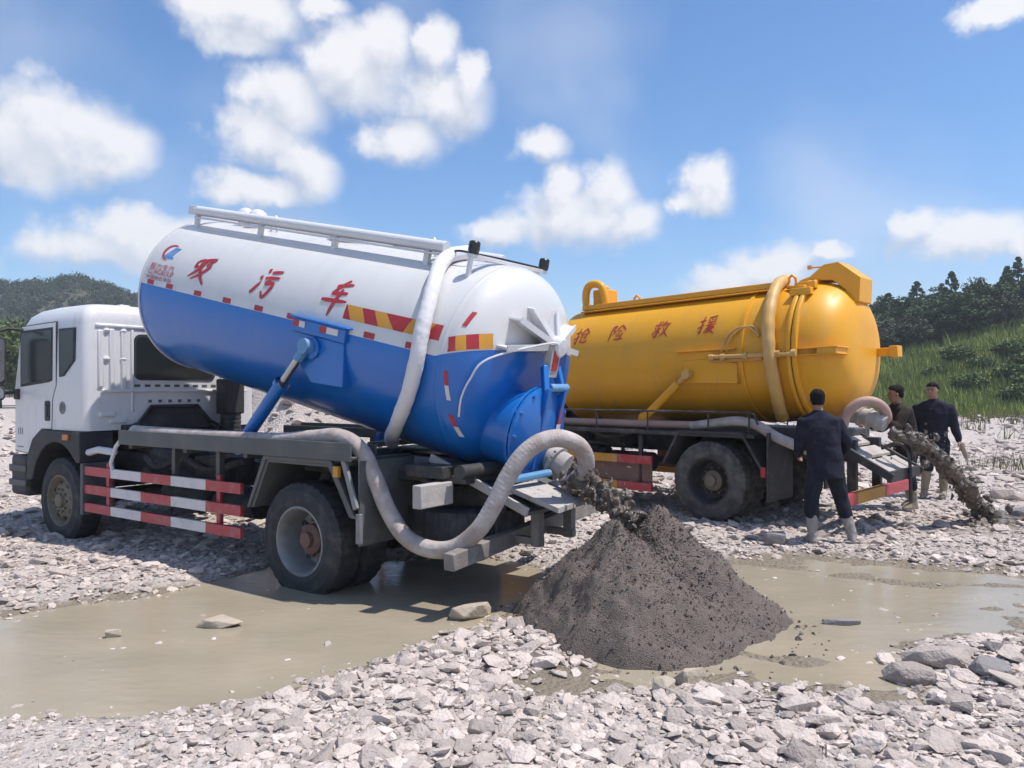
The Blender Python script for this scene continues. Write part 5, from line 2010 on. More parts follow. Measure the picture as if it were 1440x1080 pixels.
def build_yellow():
    t = empty('tanker_truck', (3.253, 10.652, 0.06), R(-43.5))
    tag(t, 'yellow vacuum tanker truck with a level tank behind the blue one', 'truck')
    make_chassis(t, -5.3, 1.55)
    cab = make_cab(t, 'yellow_paint')
    for s in (-1, 1):
        make_wheel(t, -4.26, s * 1.0, .51, s, 'rubber_dusty', 'rim_tan', -1, hub_m='rim_tan')
        make_wheel(t, 0, s * 1.02, .51, s, 'rubber_dusty', 'dark_metal', 1, hub_m='rim_tan')
        make_wheel(t, 0, s * .70, .51, s, 'rubber_dusty', 'dark_metal', 1, hub_m='rim_tan')
        side_guard(t, s, -3.4, -.84, (.665, .30), .11, [-2.6, -2.0, -1.40], ['red_film', 'yellow_film', 'yellow_film', 'red_film'], posts=(.2, .92), post_m='dark_metal', ztop=1.05)
        mb = MB().box(-2.2, -.86, min(s * 1.09, s * 1.11), max(s * 1.09, s * 1.11), .40, .67)
        mb.build('toolbox_panel', 'rust', t, smooth=0)
        P = [(-.66, .70), (-.42, 1.14), (.48, 1.14), (.74, .72), (.70, .72), (.455, 1.11), (-.395, 1.11), (-.62, .70)]
        MB().prism(P, 'y', s * .52, s * 1.19).build('fender', 'dark_metal', t, smooth=0, bevel=.006)
        MB().box(.79, .81, min(s * 1.19, s * .5), max(s * 1.19, s * .5), .33, 1.15).build('mud_flap', 'dark_metal', t, smooth=0)
        mb = MB()
        mb.tube([(-2.9, s * 1.15, 1.37), (.55, s * 1.15, 1.385), (.62, s * 1.15, 1.36), (.66, s * 1.15, 1.24)], .014, 8)
        for x in (-2.6, -1.75, -.9, 0.0, .55):
            mb.tube([(x, s * 1.15, 1.12), (x, s * 1.15, 1.372)], .012, 6)
        mb.build('hand_rail', 'dark_metal', t)
        MB().box(-2.95, .62, min(s * .85, s * 1.17), max(s * .85, s * 1.17), 1.07, 1.12).build('pipe_tray', 'dark_metal', t, bevel=.004)
        a, b = Vector((-1.10, s * .93, 1.27)), Vector((-.42, s * .955, 1.86))
        mid = a.lerp(b, .8)
        MB().tube([a, mid], .058, 14).lathe([(.0005, 0), (.08, .001), (.08, .06), (.0005, .061)], a - Vector((0, .03, 0)), (0, 1, 0), 14).build('ram_cylinder', 'yellow_paint', t)
        MB().tube([mid, b], .034, 12).lathe([(.0005, -.045), (.06, -.045), (.06, .045), (.0005, .045)], b, (0, 1, 0), 16).build('ram_clevis', 'yellow_pipe', t)
        MB().box(.72, .78, min(s * 1.20, s * 1.16), max(s * 1.20, s * 1.16), .62, .74).build('side_marker', 'red_film', t, bevel=.005)
    mb = MB()
    mb.tube([(-2.9, -1.0, 1.19), (-1.0, -1.0, 1.19), (-.25, -1.0, 1.20)], .055, 14)
    mb.build('dusty_pipe', 'hose_pink', t)
    MB().box(-1.2, 1.3, -.75, .75, 1.06, 1.16).build('tank_subframe', 'dark_metal', t, bevel=.01)
    # rear bumper with coloured sections
    for y0, y1, m_ in ((-1.04, -.62, 'red_film'), (-.618, .30, 'yellow_film'), (.302, 1.22, 'red_film')):
        MB().box(1.56, 1.64, y0, y1, .33, .47).build('bumper_section', m_, t, bevel=.006)
    for y in (-.42, .42):
        MB().box(1.45, 1.555, y - .04, y + .04, .36, .84).build('bumper_bracket', 'dark_metal', t, bevel=.004)
    # slatted chute at the rear
    ch_ = MB().beam((1.22, -.62, 1.10), (2.02, -.62, .66), .05, .09).beam((1.22, .45, 1.10), (2.02, .45, .66), .05, .09).beam((1.98, -.62, .67), (1.98, .45, .67), .05, .12).build('chute', 'dark_metal', t)

    def slab(x0, x1, y0, y1, nm):
        def z(x):
            return 1.12 - (x - 1.22) * .55
        MB().add([(x0, y0, z(x0)), (x1, y0, z(x1)), (x1, y1, z(x1)), (x0, y1, z(x0)), (x0, y0, z(x0) - .03), (x1, y0, z(x1) - .03), (x1, y1, z(x1) - .03), (x0, y1, z(x0) - .03)],
                 [(0, 1, 2, 3), (7, 6, 5, 4), (0, 4, 5, 1), (1, 5, 6, 2), (2, 6, 7, 3), (3, 7, 4, 0)]).build(nm, 'concrete_board', ch_, smooth=0)
    slab(1.26, 1.44, -.59, .42, 'slat')
    slab(1.50, 1.66, -.59, .42, 'slat')
    slab(1.72, 1.95, -.59, .42, 'slat')
    mb = MB()
    mb.tube(smooth_path([(1.70, -.02, .95), (1.86, -.02, 1.02), (1.98, -.02, .96), (2.02, -.02, .78), (2.03, -.02, .34)], 5), .02, 8)
    mb.tube(smooth_path([(1.70, .25, .95), (1.84, .25, 1.04), (1.96, .25, .98), (1.99, .25, .80)], 5), .02, 8)
    mb.build('chute_hoop', 'dark_metal', t)

    T = TankSpace(.88, 3.65, .60, front=.25)
    T.e1, T.e2 = .52, .95
    tank = T.shell().build('tank', 'yellow_paint', t, smooth=40)
    tank.location = (-2.7, 0, 2.04)
    tank.rotation_euler = (0, -.026, 0)
    mb = MB()
    for x in (3.60, 3.675):
        mb.lathe([(.87, x), (.925, x + .002), (.935, x + .02), (.935, x + .045), (.925, x + .06), (.87, x + .062)], (0, 0, 0), (1, 0, 0), 96)
    mb.lathe([(.878, 2.98), (.898, 2.985), (.898, 3.03), (.878, 3.035)], (0, 0, 0), (1, 0, 0), 96)
    mb.build('door_flange', 'yellow_paint', tank)
    for key, s in (('qiang', .27), ('xian', .92), ('jiu', 1.66), ('yuan', 2.36)):
        T.stroke_char(CHARS[key], s, .285, .27, .27, .33, name='character', m_='red_decal', parent=tank)
    # top rail and outlet bend
    mb = MB()
    for y in (-.40, .42):
        mb.box(.16, 3.25, y - .05, y + .05, .83, .905)
        mb.box(.16, 3.25, y - .09, y + .09, .795, .815)
    mb.build('top_rack', 'yellow_paint', tank, bevel=.008)
    mb = MB()
    mb.tube(smooth_path([(.22, -.34, .84), (.16, -.34, .95), (.16, -.34, 1.12), (.22, -.34, 1.22), (.34, -.34, 1.24), (.46, -.34, 1.18), (.50, -.32, 1.0), (.50, -.3, .84)], 5), .06, 12)
    mb.box(.24, .48, -.28, .05, .84, 1.16)
    mb.build('pump_bend', 'yellow_paint', tank, bevel=.02)
    mb = MB()
    mb.lathe([(.08, 1.14), (.08, 1.2), (.05, 1.23), (.0005, 1.235)], (.34, -.1, 0), (0, 0, 1), 16)
    mb.build('relief_valve', 'yellow_pipe', tank)
    mb = MB()
    for x in (1.02, 3.40):
        mb.tube([(x - .06, -.22, .83), (x - .045, -.22, .96), (x, -.22, 1.0), (x + .045, -.22, .96), (x + .06, -.22, .83)], .018, 8)
    mb.build('lifting_eye', 'yellow_paint', tank)
    # hose pipe down the side
    pts = [(3.28, 80), (3.30, 66), (3.34, 48), (3.38, 26), (3.41, 6), (3.43, -12), (3.43, -30), (3.40, -45), (3.36, -58)]
    path = smooth_path([T.pt(s, a, .085) for s, a in pts], 7)
    MB().tube(path, [.078 + .004 * math.sin(i * 1.4) for i in range(len(path))], 16).build('suction_pipe', 'yellow_pipe', tank)
    # hooded vent over the rear door
    prof = [(3.42, .87), (3.50, .93), (3.62, .96), (3.80, 1.09), (3.98, 1.10), (4.24, .88), (4.22, .58), (4.12, .58), (4.06, .74), (3.90, .88), (3.70, .90)]
    MB().prism(prof, 'y', -.20, .22).build('rear_hood', 'yellow_paint', tank, smooth=0, bevel=.012)
    MB().tube([(3.46, .24, 1.14), (3.85, .24, 1.12)], .012, 8).box(3.42, 3.47, .215, .265, 1.12, 1.17).build('latch_rod', 'yellow_pipe', tank)
    mb = MB()     # clamps on the door ring
    for a in (62, 52):
        p = T.pt(3.64, a, .05)
        mb.box(p.x - .10, p.x + .16, p.y - .05, p.y + .05, p.z - .05, p.z + .04)
    mb.tube([T.pt(3.40, 66, .03), T.pt(3.55, 60, .05), T.pt(3.7, 56, .07)], .025, 8)
    mb.build('door_clamp', 'yellow_paint', tank, bevel=.01)
    # side plate, locking pipe, loop
    mb = MB()
    mb.box(2.10, 2.95, -.93, -.86, .055, .075)
    mb.build('side_ledge', 'yellow_paint', tank, bevel=.004)
    mb = MB()
    mb.tube([(2.60, -.95, -.03), (3.72, -.95, -.05)], .028, 10)
    for x in (2.64, 2.80, 3.10, 3.52, 3.72):
        mb.lathe([(.0005, -.03), (.045, -.03), (.045, .03), (.0005, .03)], (x, -.95, -.04), (1, 0, 0), 12)
    mb.box(2.6, 3.3, -.93, -.84, -.10, -.07)
    mb.build('locking_ram', 'yellow_pipe', tank)
    mb = MB()
    for dx in (0, .07):
        mb.tube(smooth_path([T.pt(2.76 + dx, 2, .04), T.pt(2.80 + dx, 12, .04), T.pt(2.95 + dx, 20, .04), T.pt(3.12 + dx, 20, .04), T.pt(3.26, 12, .04)], 6), .014, 8)
    mb.build('hydraulic_line', 'yellow_pipe', tank)
    mb = MB()
    mb.box(3.74, 4.22, -.93, -.55, .0, .018).box(3.74, 4.22, -.93, -.60, -.075, -.06).box(3.98, 4.20, -.925, -.60, -.06, 0)
    mb.build('step_shelf', 'yellow_paint', tank, bevel=.004)
    mb = MB()
    mb.prism([(2.15, -.35), (2.95, -.38), (2.95, -.12), (2.6, -.05), (2.2, -.05)], 'y', -.89, -.70)
    mb.build('tipping_bracket', 'yellow_paint', tank, bevel=.01)
    mb = MB()
    mb.box(4.20, 4.48, .28, .40, -.07, .03).box(4.40, 4.50, .25, .43, -.09, .05)
    mb.build('door_handle', 'yellow_paint', tank, bevel=.008)
    # outlet
    mb = MB()
    mb.tube([(4.05, -.22, -.78), (4.30, -.24, -.82), (4.50, -.24, -.90)], .10, 18)
    for k in range(3):
        mb.lathe([(.10, 0), (.125, .001), (.125, .03), (.10, .031)], (4.20 + .10 * k, -.23, -.80 - .03 * k), (1, 0, -.3), 20)
    mb.build('outlet_pipe', 'concrete_board', tank)
    return t


YELLOW = build_yellow()
YEL_M = Matrix.Translation((3.253, 10.652, 0.06)) @ Matrix.Rotation(R(-43.5), 4, 'Z')


def yw(p):
    return YEL_M @ Vector(p)


hose('discharge_hose', [yw(p) for p in ((1.40, -.50, 1.0), (1.42, -.50, 1.22), (1.48, -.49, 1.40), (1.60, -.44, 1.51), (1.72, -.36, 1.52), (1.80, -.27, 1.45), (1.82, -.2, 1.34), (1.76, -.16, 1.26))], .058, 'hose_pink',
     'pinkish dirty hose arched over the outlet at the rear of the yellow tanker')
hose('grey_hose', [yw(p) for p in ((-.30, -1.03, 1.19), (0, -1.03, 1.23), (.35, -1.04, 1.27), (.62, -1.05, 1.22), (.85, -1.06, 1.10), (1.12, -1.06, 1.0), (1.34, -1.02, .93))], .062, 'hose_white',
     'short dusty grey hose sloping down beside the rear of the yellow tanker')

# ------------------------------------------------------------------ mud


def mud_pile():
    cx, cy = PILE_C
    nr, nt2 = 80, 220
    vs = []
    H = 0.82
    for i in range(nr + 1):
        f = i / nr
        for j in range(nt2):
            a = 2 * math.pi * j / nt2
            rad = 1.12 + 0.10 * math.cos(a - .2) + 0.14 * mnoise.noise((math.cos(a) * 1.6, math.sin(a) * 1.6, 4.2)) + 0.06 * mnoise.noise((math.cos(a) * 5, math.sin(a) * 5, 1.2))
            r_ = f * rad
            x, y = cx + r_ * math.cos(a), cy + r_ * math.sin(a) * .95
            # ridge-like crest: two tops
            d1 = math.hypot((x - .74) / 1.10, (y - 5.62) / .98)
            d2 = math.hypot((x - 1.12) / 1.12, (y - 5.98) / .92)
            h = max(0.80 - .90 * d1 ** 1.08, 0.84 - .96 * d2 ** 1.05)
            edge = max(0.0, 1 - f) ** .8
            h = min(h, H * edge * 1.25 + .02)
            # gully on the right flank
            h -= 0.09 * math.exp(-(((x - 1.22) / .12) ** 2)) * max(0, min(1, (6.1 - y) * 2)) * edge * max(0, math.sin((y - 5.0) * 2.4))
            p = Vector((x, y, h))
            n1 = mnoise.fractal(p * 3.0, 1.0, 2.0, 3)
            n2 = mnoise.fractal(p * 8.5, .85, 2.1, 4)
            n3 = mnoise.noise(p * 42.0)
            h += (0.07 * n1 + .036 * n2 + .012 * n3) * min(1, (1 - f) * 5 + .15)
            vs.append((x, y, h - .03))
    fs = []
    for i in range(nr):
        for j in range(nt2):
            fs.append((i * nt2 + j, (i + 1) * nt2 + j, (i + 1) * nt2 + (j + 1) % nt2, i * nt2 + (j + 1) % nt2))
    mb = MB()
    mb.add(vs, fs)
    o = mb.build('mud_heap', 'mud', smooth=80, fix=True)
    tag(o, 'dark grey-brown cone of fresh mud dumped behind the blue tanker', 'mud heap')
    V = np.array(vs)
    N = 12000
    k = rng.integers(nt2 * 2, len(V), N)
    pos = V[k] + rng.normal(0, .008, (N, 3))
    size = np.clip(.0055 * np.exp(rng.normal(0, .45, N)), .003, .018)
    # crumbs round the foot
    N2 = 160
    a = rng.uniform(0, 6.283, N2)
    r_ = 1.05 + np.abs(rng.normal(0, .10, N2))
    x, y = cx + r_ * np.cos(a), cy + r_ * np.sin(a) * .95
    pos = np.concatenate([pos, np.stack([x, y, np.maximum(gz(x, y), 0)], -1)])
    size = np.concatenate([size, np.clip(.013 * np.exp(rng.normal(0, .5, N2)), .005, .045)])
    c = scatter_mesh('mud_crumbs', pos, size, rot_mats(len(pos), 1.0), rng.integers(0, len(TPL), len(pos)), 'mud', o)
    c['kind'] = 'stuff'


mud_pile()


def remeshed(mb, name, mats, voxel, parent=None, it=3, fac=.5, noise_fn=None):
    o = mb.build(name, mats, None, smooth=0, fix=False)
    m1 = o.modifiers.new('r', 'REMESH')
    m1.mode = 'VOXEL'
    m1.voxel_size = voxel
    if it:
        m2 = o.modifiers.new('s', 'SMOOTH')
        m2.factor = fac
        m2.iterations = it
    bpy.context.view_layer.update()
    dg = bpy.context.evaluated_depsgraph_get()
    me = bpy.data.meshes.new_from_object(o.evaluated_get(dg))
    o.modifiers.clear()
    old = o.data
    o.data = me
    bpy.data.meshes.remove(old)
    if noise_fn:
        for v in me.vertices:
            v.co += noise_fn(v.co)
    me.shade_smooth()
    if parent is not None:
        o.parent = parent
    return o


def mud_stream(label, path, radii, seed, spread=.05):
    P = smooth_path(path, 10)
    k = len(P)
    rr = np.interp(np.linspace(0, 1, k), np.linspace(0, 1, len(radii)), radii)
    r = random.Random(seed)
    mb = MB()
    T_ = [(P[min(i + 1, k - 1)] - P[max(i - 1, 0)]).normalized() for i in range(k)]
    for q in range(13):
        ph, a0 = r.uniform(0, 6.28), r.uniform(0, 6.28)
        off = r.uniform(.1, .75)
        pts, rad = [], []
        i0 = 0 if q < 6 else r.randrange(0, k // 3)
        i1 = k if q < 8 else r.randrange(2 * k // 3, k)
        for i in range(i0, i1):
            f = i / (k - 1)
            sd = T_[i].cross(Vector((0, 0, 1))).normalized()
            uu_ = sd.cross(T_[i])
            a1 = a0 + .8 * math.sin(f * 5 + ph)
            d_ = float(rr[i]) * off * (.55 + .6 * f)
            pts.append(P[i] + (sd * math.cos(a1) + uu_ * math.sin(a1)) * d_)
            rad.append(float(rr[i]) * (.30 + .14 * math.sin(i * .55 + ph)) * (1.0 if q < 6 else .8))
        mb.tube(pts, rad, 10)
    for i in range(90):
        j = r.randrange(k // 4, k)
        q = float(rr[j])
        c = P[j] + Vector((r.gauss(0, 1), r.gauss(0, 1), r.gauss(0, 1))) * q * .6
        mb.ball(c, q * r.uniform(.10, .26), 8, sc=(r.uniform(.7, 1.4), r.uniform(.7, 1.4), r.uniform(.7, 1.8)))

    def nf(p):
        return Vector((mnoise.noise(p * 16), mnoise.noise(p * 16 + Vector((9, 0, 0))), mnoise.noise(p * 16 + Vector((0, 9, 0))))) * .034 + \
            Vector((mnoise.noise(p * 45), mnoise.noise(p * 45 + Vector((9, 0, 0))), mnoise.noise(p * 45 + Vector((0, 9, 0))))) * .014
    o = remeshed(mb, 'mud_stream', 'mud_wet', .014, it=1, noise_fn=nf)
    tag(o, label, 'mud')
    N = 220
    j = rng.integers(k // 4, k, N)
    base = np.array([P[q][:] for q in j]) + rng.normal(0, 1, (N, 3)) * (rr[j] * .85 + spread * .3)[:, None]
    size = np.clip(.009 * np.exp(rng.normal(0, .5, N)), .004, .03)
    c = scatter_mesh('mud_splatter', base, size, rot_mats(N, 1.0), rng.integers(0, len(TPL), N), 'mud_wet', o)
    c['kind'] = 'stuff'
    return o


s0 = bw((2.00, -.06, 1.09))
mud_stream('thick wet mud pouring from the blue tanker outlet onto the heap', [s0, s0 + Vector((.10, -.12, -.02)), (.72, 6.12, .90), (.82, 5.98, .82), (.90, 5.90, .70)], [.11, .135, .13, .12, .13], 3)
s0 = yw((1.86, -.24, 1.16))
mud_stream('long wet mud jet falling from the yellow tanker outlet to the gravel', [s0, s0 + Vector((.22, -.01, -.05)), s0 + Vector((.52, .05, -.22)), s0 + Vector((.92, .18, -.56)), (5.72, 9.66, .36), (5.98, 9.72, .03)],
           [.11, .13, .14, .14, .14, .18], 4)
mbm = MB()
r_ = random.Random(9)
for i in range(40):
    x, y = 6.0 + r_.gauss(0, .22), 9.72 + r_.gauss(0, .14)
    mbm.ball((x, y, .05 + r_.uniform(0, .07)), r_.uniform(.04, .11), 8, sc=(1.3, 1.1, .7))
o = remeshed(mbm, 'mud_splash', 'mud_wet', .018, it=1, noise_fn=lambda p: Vector((0, 0, 1)) * mnoise.noise(p * 22) * .03)
tag(o, 'low dark splash of mud where the long jet hits the gravel', 'mud')

# ------------------------------------------------------------------ people


def loft(mb, secs, side, fwd, n=18):
    """secs: list of (centre, half width along side, half depth along fwd)"""
    vs = []
    for (c, a, b) in secs:
        c = Vector(c)
        for j in range(n):
            t = 2 * math.pi * j / n
            cc, ss = math.cos(t), math.sin(t)
            k = 1.0
            vs.append(c + side * (a * math.copysign(abs(cc) ** .85, cc)) + fwd * (b * math.copysign(abs(ss) ** .85, ss)))
    m = len(secs)
    fs = [tuple(range(n - 1, -1, -1)), tuple(range((m - 1) * n, m * n))]
    for i in range(m - 1):
        for j in range(n):
            fs.append((i * n + j, i * n + (j + 1) % n, (i + 1) * n + (j + 1) % n, (i + 1) * n + j))
    mb.add(vs, fs)


def limb(mb, pts, rads, n=14, sub=5):
    P = smooth_path(pts, sub)
    rr = np.interp(np.linspace(0, 1, len(P)), np.linspace(0, 1, len(rads)), rads)
    mb.tube(P, [float(q) for q in rr], n)
    mb.ball(P[0], float(rr[0]), 10)
    mb.ball(P[-1], float(rr[-1]), 10)


def hand(mb, wrist, d, palm, thumb_side):
    d = d.normalized()
    palm = (palm - d * palm.dot(d)).normalized()
    side = d.cross(palm).normalized()
    if side.dot(thumb_side) < 0:
        side = -side
    loft(mb, [(wrist, .026, .02), (wrist + d * .03, .034, .018), (wrist + d * .085, .042, .015), (wrist + d * .095, .036, .012)], side, palm, 12)
    for k, L in enumerate((.072, .08, .075, .058)):
        b = wrist + d * .088 + side * (.03 - .02 * k)
        p1 = b + d * L * .45 + palm * .008
        p2 = p1 + d * L * .28 + palm * .02
        p3 = p2 + d * L * .1 + palm * .024
        mb.tube([b - d * .02, b, p1, p2, p3], [.0085, .009, .0088, .008, .0065], 8)
    b = wrist + d * .03 + side * .03
    mb.tube([b - side * .015, b + side * .018 + d * .02, b + side * .026 + d * .05 + palm * .012, b + side * .022 + d * .07 + palm * .024], [.012, .0115, .010, .0075], 8)


def person(label, base, f, J, jacket_m, trouser_m, boot_m, hf=None, hands=('relaxed', 'relaxed'), hem=.70, boot_top=.33, shirt=False, shoulder_w=1.0, short_trousers=False):
    B0 = Vector(base)
    f = Vector(f).normalized()
    up = Vector((0, 0, 1))
    side = f.cross(up).normalized()      # the person's right
    hf = Vector(hf).normalized() if hf is not None else f
    hs = hf.cross(up).normalized()
    g = {k: Vector(v) for k, v in J.items()}
    root = empty('person', B0)
    tag(root, label, 'person')
    # ---------- body (skin), one continuous surface
    mb = MB()
    hc = g['head']
    loft(mb, [(hc + up * -.118 + hf * .025, .028, .03), (hc + up * -.10 + hf * .02, .048, .058), (hc + up * -.06 + hf * .008, .063, .082), (hc + up * -.01, .072, .093), (hc + up * .04 - hf * .004, .074, .096),
              (hc + up * .08 - hf * .008, .062, .082), (hc + up * .108 - hf * .01, .032, .045)], hs, hf, 20)
    mb.ball(hc + hf * .098 - up * .018, .015, 8, sc=(1, 1, 1.4))
    mb.ball(hc + hf * .085 - up * .062, .02, 8, sc=(1.1, 1.1, .5))
    for k in (-1, 1):
        mb.ball(hc + hs * k * .074 - up * .01, .022, 8, sc=(.6, .8, 1.2))
    limb(mb, [hc - up * .09 - hf * .015, g['neck']], [.052, .058])
    loft(mb, [(g['pelvis'] - up * .08, .13, .09), (g['pelvis'], .15, .10), (g['pelvis'].lerp(g['chest'], .5), .13, .09), (g['chest'], .16, .105), (g['neck'] - up * .07, .12, .08), (g['neck'], .05, .05)], side, f)
    for k in ('l', 'r'):
        limb(mb, [g['sh_' + k] - up * .03, g['el_' + k], g['wr_' + k]], [.042, .038, .027])
        limb(mb, [g['hip_' + k], g['kn_' + k], g['an_' + k]], [.075, .055, .036])
        d = g['wr_' + k] - g['el_' + k]
        hand(mb, g['wr_' + k], d, g.get('palm_' + k, f * -.2 + side * (1 if k == 'l' else -1)), g.get('thumb_' + k, f))
        mb.tube([g['an_' + k] - f * .04, g['an_' + k] + f * .10 - up * .03], [.035, .03], 8)
    remeshed(mb, 'body', 'skin', .0085, root, it=2)
    # ---------- eyes
    mb = MB()
    for k in (-1, 1):
        mb.ball(hc + hs * k * .031 + hf * .084 + up * .012, .0105, 8, sc=(1.3, 1.3, .7))
    mb.build('eyes', 'eye', root)
    # ---------- hair
    mb = MB()
    loft(mb, [(hc - up * .055 - hf * .045, .055, .05), (hc - up * .02 - hf * .035, .074, .066), (hc + up * .03 - hf * .022, .081, .082), (hc + up * .065 - hf * .008, .080, .099), (hc + up * .095 - hf * .008, .066, .088), (hc + up * .120 - hf * .012, .038, .055), (hc + up * .127 - hf * .012, .012, .02)], hs, hf, 20)
    remeshed(mb, 'hair', 'hair', .010, root, it=1, noise_fn=lambda p: Vector((mnoise.noise(p * 60), mnoise.noise(p * 60 + Vector((5, 0, 0))), mnoise.noise(p * 60 + Vector((0, 5, 0))))) * .006)

    def wr(amt, sc):
        def fn(p):
            q = p * sc
            return Vector((mnoise.noise(q), mnoise.noise(q + Vector((7, 3, 0))), .4 * mnoise.noise(q + Vector((0, 9, 2))))) * amt
        return fn
    # ---------- jacket
    mb = MB()
    hemc = Vector((g['pelvis'].x, g['pelvis'].y, hem))
    sw = shoulder_w
    loft(mb, [(hemc, .195, .145), (g['pelvis'] + up * .02, .19, .14), (g['pelvis'].lerp(g['chest'], .5), .185, .135), (g['chest'], .205 * sw, .14), (g['sh_l'].lerp(g['sh_r'], .5) + up * .015, .215 * sw, .115), (g['neck'] - up * .025, .15 * sw, .09), (g['neck'] + up * .012, .072, .07), (g['neck'] + up * .035, .065, .066)], side, f, 22)
    for k in ('l', 'r'):
        cuff = g['el_' + k].lerp(g['wr_' + k], .97)
        limb(mb, [g['sh_' + k] - up * .025, g['sh_' + k].lerp(g['el_' + k], .5), g['el_' + k], cuff], [.068, .074, .064, .05])
    remeshed(mb, 'jacket', jacket_m, .013, root, it=3, noise_fn=wr(.014, 8.5))
    # ---------- trousers
    mb = MB()
    loft(mb, [(g['pelvis'] + up * .06, .165, .115), (g['pelvis'] - up * .02, .175, .125), (g['pelvis'] - up * .09, .16, .115)], side, f, 18)
    for k in ('l', 'r'):
        end = g['kn_' + k].lerp(g['an_' + k], (.05 if short_trousers else .42))
        limb(mb, [g['hip_' + k], g['hip_' + k].lerp(g['kn_' + k], .5), g['kn_' + k], end], [.105, .096, .084, .078])
    remeshed(mb, 'trousers', trouser_m, .013, root, it=3, noise_fn=wr(.012, 9))
    # ---------- boots
    for k in ('l', 'r'):
        mb = MB()
        top = g['kn_' + k].lerp(g['an_' + k], .2 if short_trousers else .42)
        if boot_top:
            limb(mb, [top, top.lerp(g['an_' + k], .5), g['an_' + k]], [.068, .062, .05])
        a = g['an_' + k]
        ff = g.get('foot_' + k, f).normalized()
        fs_ = ff.cross(up).normalized()
        sole = Vector((a.x, a.y, 0))
        loft(mb, [(sole + up * .0 + ff * .055, .046, .125), (sole + up * .03 + ff * .055, .048, .128), (sole + up * .06 + ff * .03, .044, .095), (sole + up * .10, .042, .055)], fs_, ff, 16)
        remeshed(mb, 'boot', boot_m, .010, root, it=2, noise_fn=wr(.006, 20))
    if shirt:
        mb = MB()
        loft(mb, [(hemc - up * .05, .178, .128), (hemc + up * .04, .178, .128)], side, f, 20)
        mb.build('shirt_tail', 'shirt', root, smooth=40)
    return root


# nearest man, back to the camera
gp = float(gz(3.44, 8.5)) + .01
person('man in dark navy work clothes and muddy grey boots seen from behind', (3.44, 8.5, gp), (0.05, 1, 0),
       dict(head=(-.115, .03, 1.60), neck=(-.11, .0, 1.455), chest=(-.09, .0, 1.26), pelvis=(-.04, .0, .92),
            sh_l=(-.285, .0, 1.375), el_l=(-.315, .04, 1.09), wr_l=(-.245, .25, .97), sh_r=(.10, .0, 1.375), el_r=(.205, .01, 1.10), wr_r=(.175, .20, .92),
            hip_l=(-.135, 0, .86), kn_l=(-.185, .02, .47), an_l=(-.19, -.02, .085), hip_r=(.055, 0, .86), kn_r=(.165, .05, .47), an_r=(.255, -.03, .085),
            foot_r=(.35, 1, 0), foot_l=(-.1, 1, 0)),
       'navy_cloth', 'navy_trousers', 'muddy_boot', hf=(.25, 1, 0), hem=.72, shoulder_w=1.03).scale = (.965, .965, .965)
# man at the far side working the outlet
px_, py_ = 5.32, 10.70
gp = float(gz(px_, py_)) + .01
person('man in a dark brown jacket leaning over the yellow tanker outlet', (px_, py_, gp), (-1, -.25, 0),
       dict(head=(-.10, -.05, 1.555), neck=(-.05, 0, 1.41), chest=(.0, 0, 1.22), pelvis=(.08, 0, .88),
            sh_l=(-.03, -.19, 1.34), el_l=(-.19, -.27, 1.12), wr_l=(-.40, -.33, 1.22), sh_r=(-.03, .19, 1.34), el_r=(-.16, .20, 1.08), wr_r=(-.38, .12, 1.12),
            hip_l=(.08, -.10, .82), kn_l=(.04, -.14, .44), an_l=(.10, -.15, .085), hip_r=(.08, .10, .82), kn_r=(.12, .14, .44), an_r=(.24, .16, .085), palm_l=(0, 0, -1), palm_r=(0, 0, -1)),
       'brown_cloth', 'navy_trousers', 'tan_boot', hf=(-1, .15, 0), hem=.72)
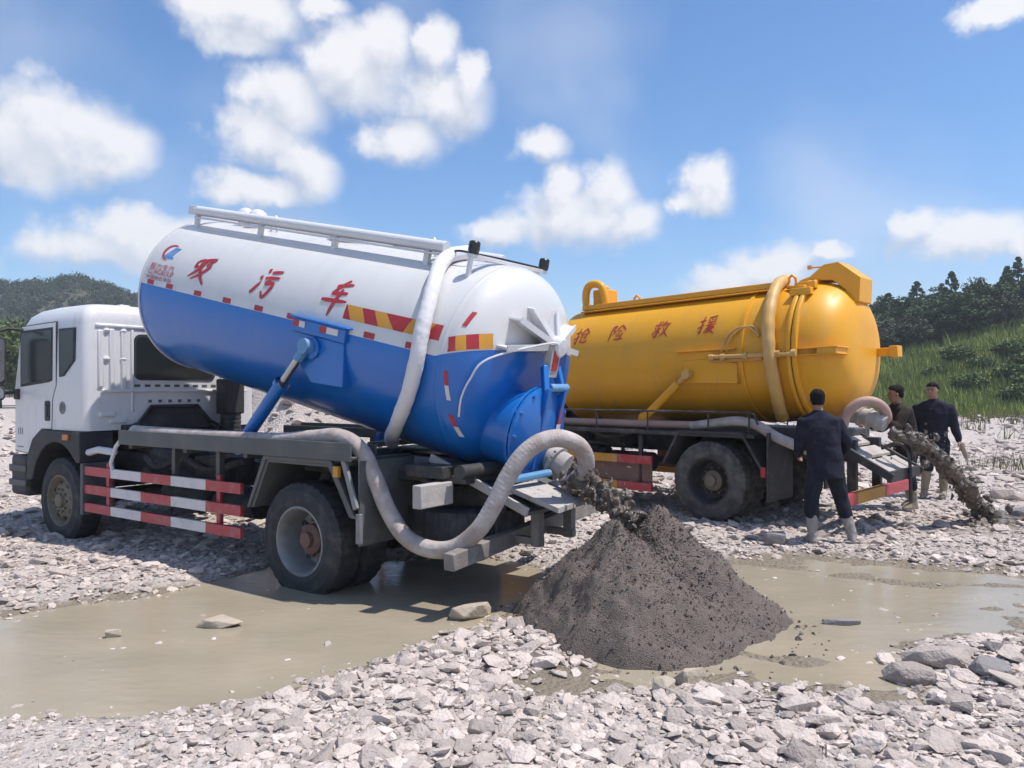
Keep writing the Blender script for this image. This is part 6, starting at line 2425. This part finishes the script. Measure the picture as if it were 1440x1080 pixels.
# man standing right, facing the outlet
px_, py_ = 6.25, 11.6
gp = float(gz(px_, py_)) + .01
person('man in a navy jacket and mud-tan boots standing right of the mud jet', (px_, py_, gp), (-.62, -.78, 0),
       dict(head=(-.03, -.03, 1.575), neck=(0, 0, 1.425), chest=(.0, .0, 1.23), pelvis=(.0, .0, .89),
            sh_l=(.18, -.12, 1.34), el_l=(.225, -.14, 1.07), wr_l=(.262, -.20, .85), sh_r=(-.18, .13, 1.34), el_r=(-.215, .17, 1.07), wr_r=(-.24, .02, .86),
            hip_l=(.09, -.06, .83), kn_l=(.10, -.10, .44), an_l=(.11, -.07, .085), hip_r=(-.09, .06, .83), kn_r=(-.09, .0, .44), an_r=(-.12, .03, .085)),
       'navy_cloth', 'navy_trousers', 'tan_boot', hf=(-.75, -.66, 0), hem=.70, shirt=True, shoulder_w=1.06, short_trousers=True)
# work glove held in the hand of the standing man
mb = MB()
gl = Vector((px_ + .29, py_ - .24, gp + .74))
loft(mb, [(gl + Vector((0, 0, .06)), .03, .02), (gl, .042, .022), (gl + Vector((.03, 0, -.06)), .04, .02), (gl + Vector((.05, 0, -.13)), .03, .014), (gl + Vector((.06, 0, -.17)), .014, .008)], Vector((1, 0, 0)), Vector((0, 1, 0)), 12)
o = mb.build('work_glove', 'tan_boot', smooth=50)
tag(o, 'tan work glove dangling from the hand of the man at right', 'glove')

# ------------------------------------------------------------------ air
hz = MB().box(-2700, 2700, -80, 3700, -3, 62).build('haze', 'glass', smooth=0, fix=True)
hm = bpy.data.materials.new('haze_air')
hm.use_nodes = True
hm.node_tree.nodes.clear()
ho = hm.node_tree.nodes.new('ShaderNodeOutputMaterial')
hv_ = hm.node_tree.nodes.new('ShaderNodeVolumePrincipled')
hv_.inputs['Color'].default_value = (0.85, 0.9, 1.0, 1)
hv_.inputs['Density'].default_value = 0.0009
hv_.inputs['Anisotropy'].default_value = 0.2
hm.node_tree.links.new(hv_.outputs[0], ho.inputs['Volume'])
hz.data.materials.clear()
hz.data.materials.append(hm)
tag(hz, kind='stuff')
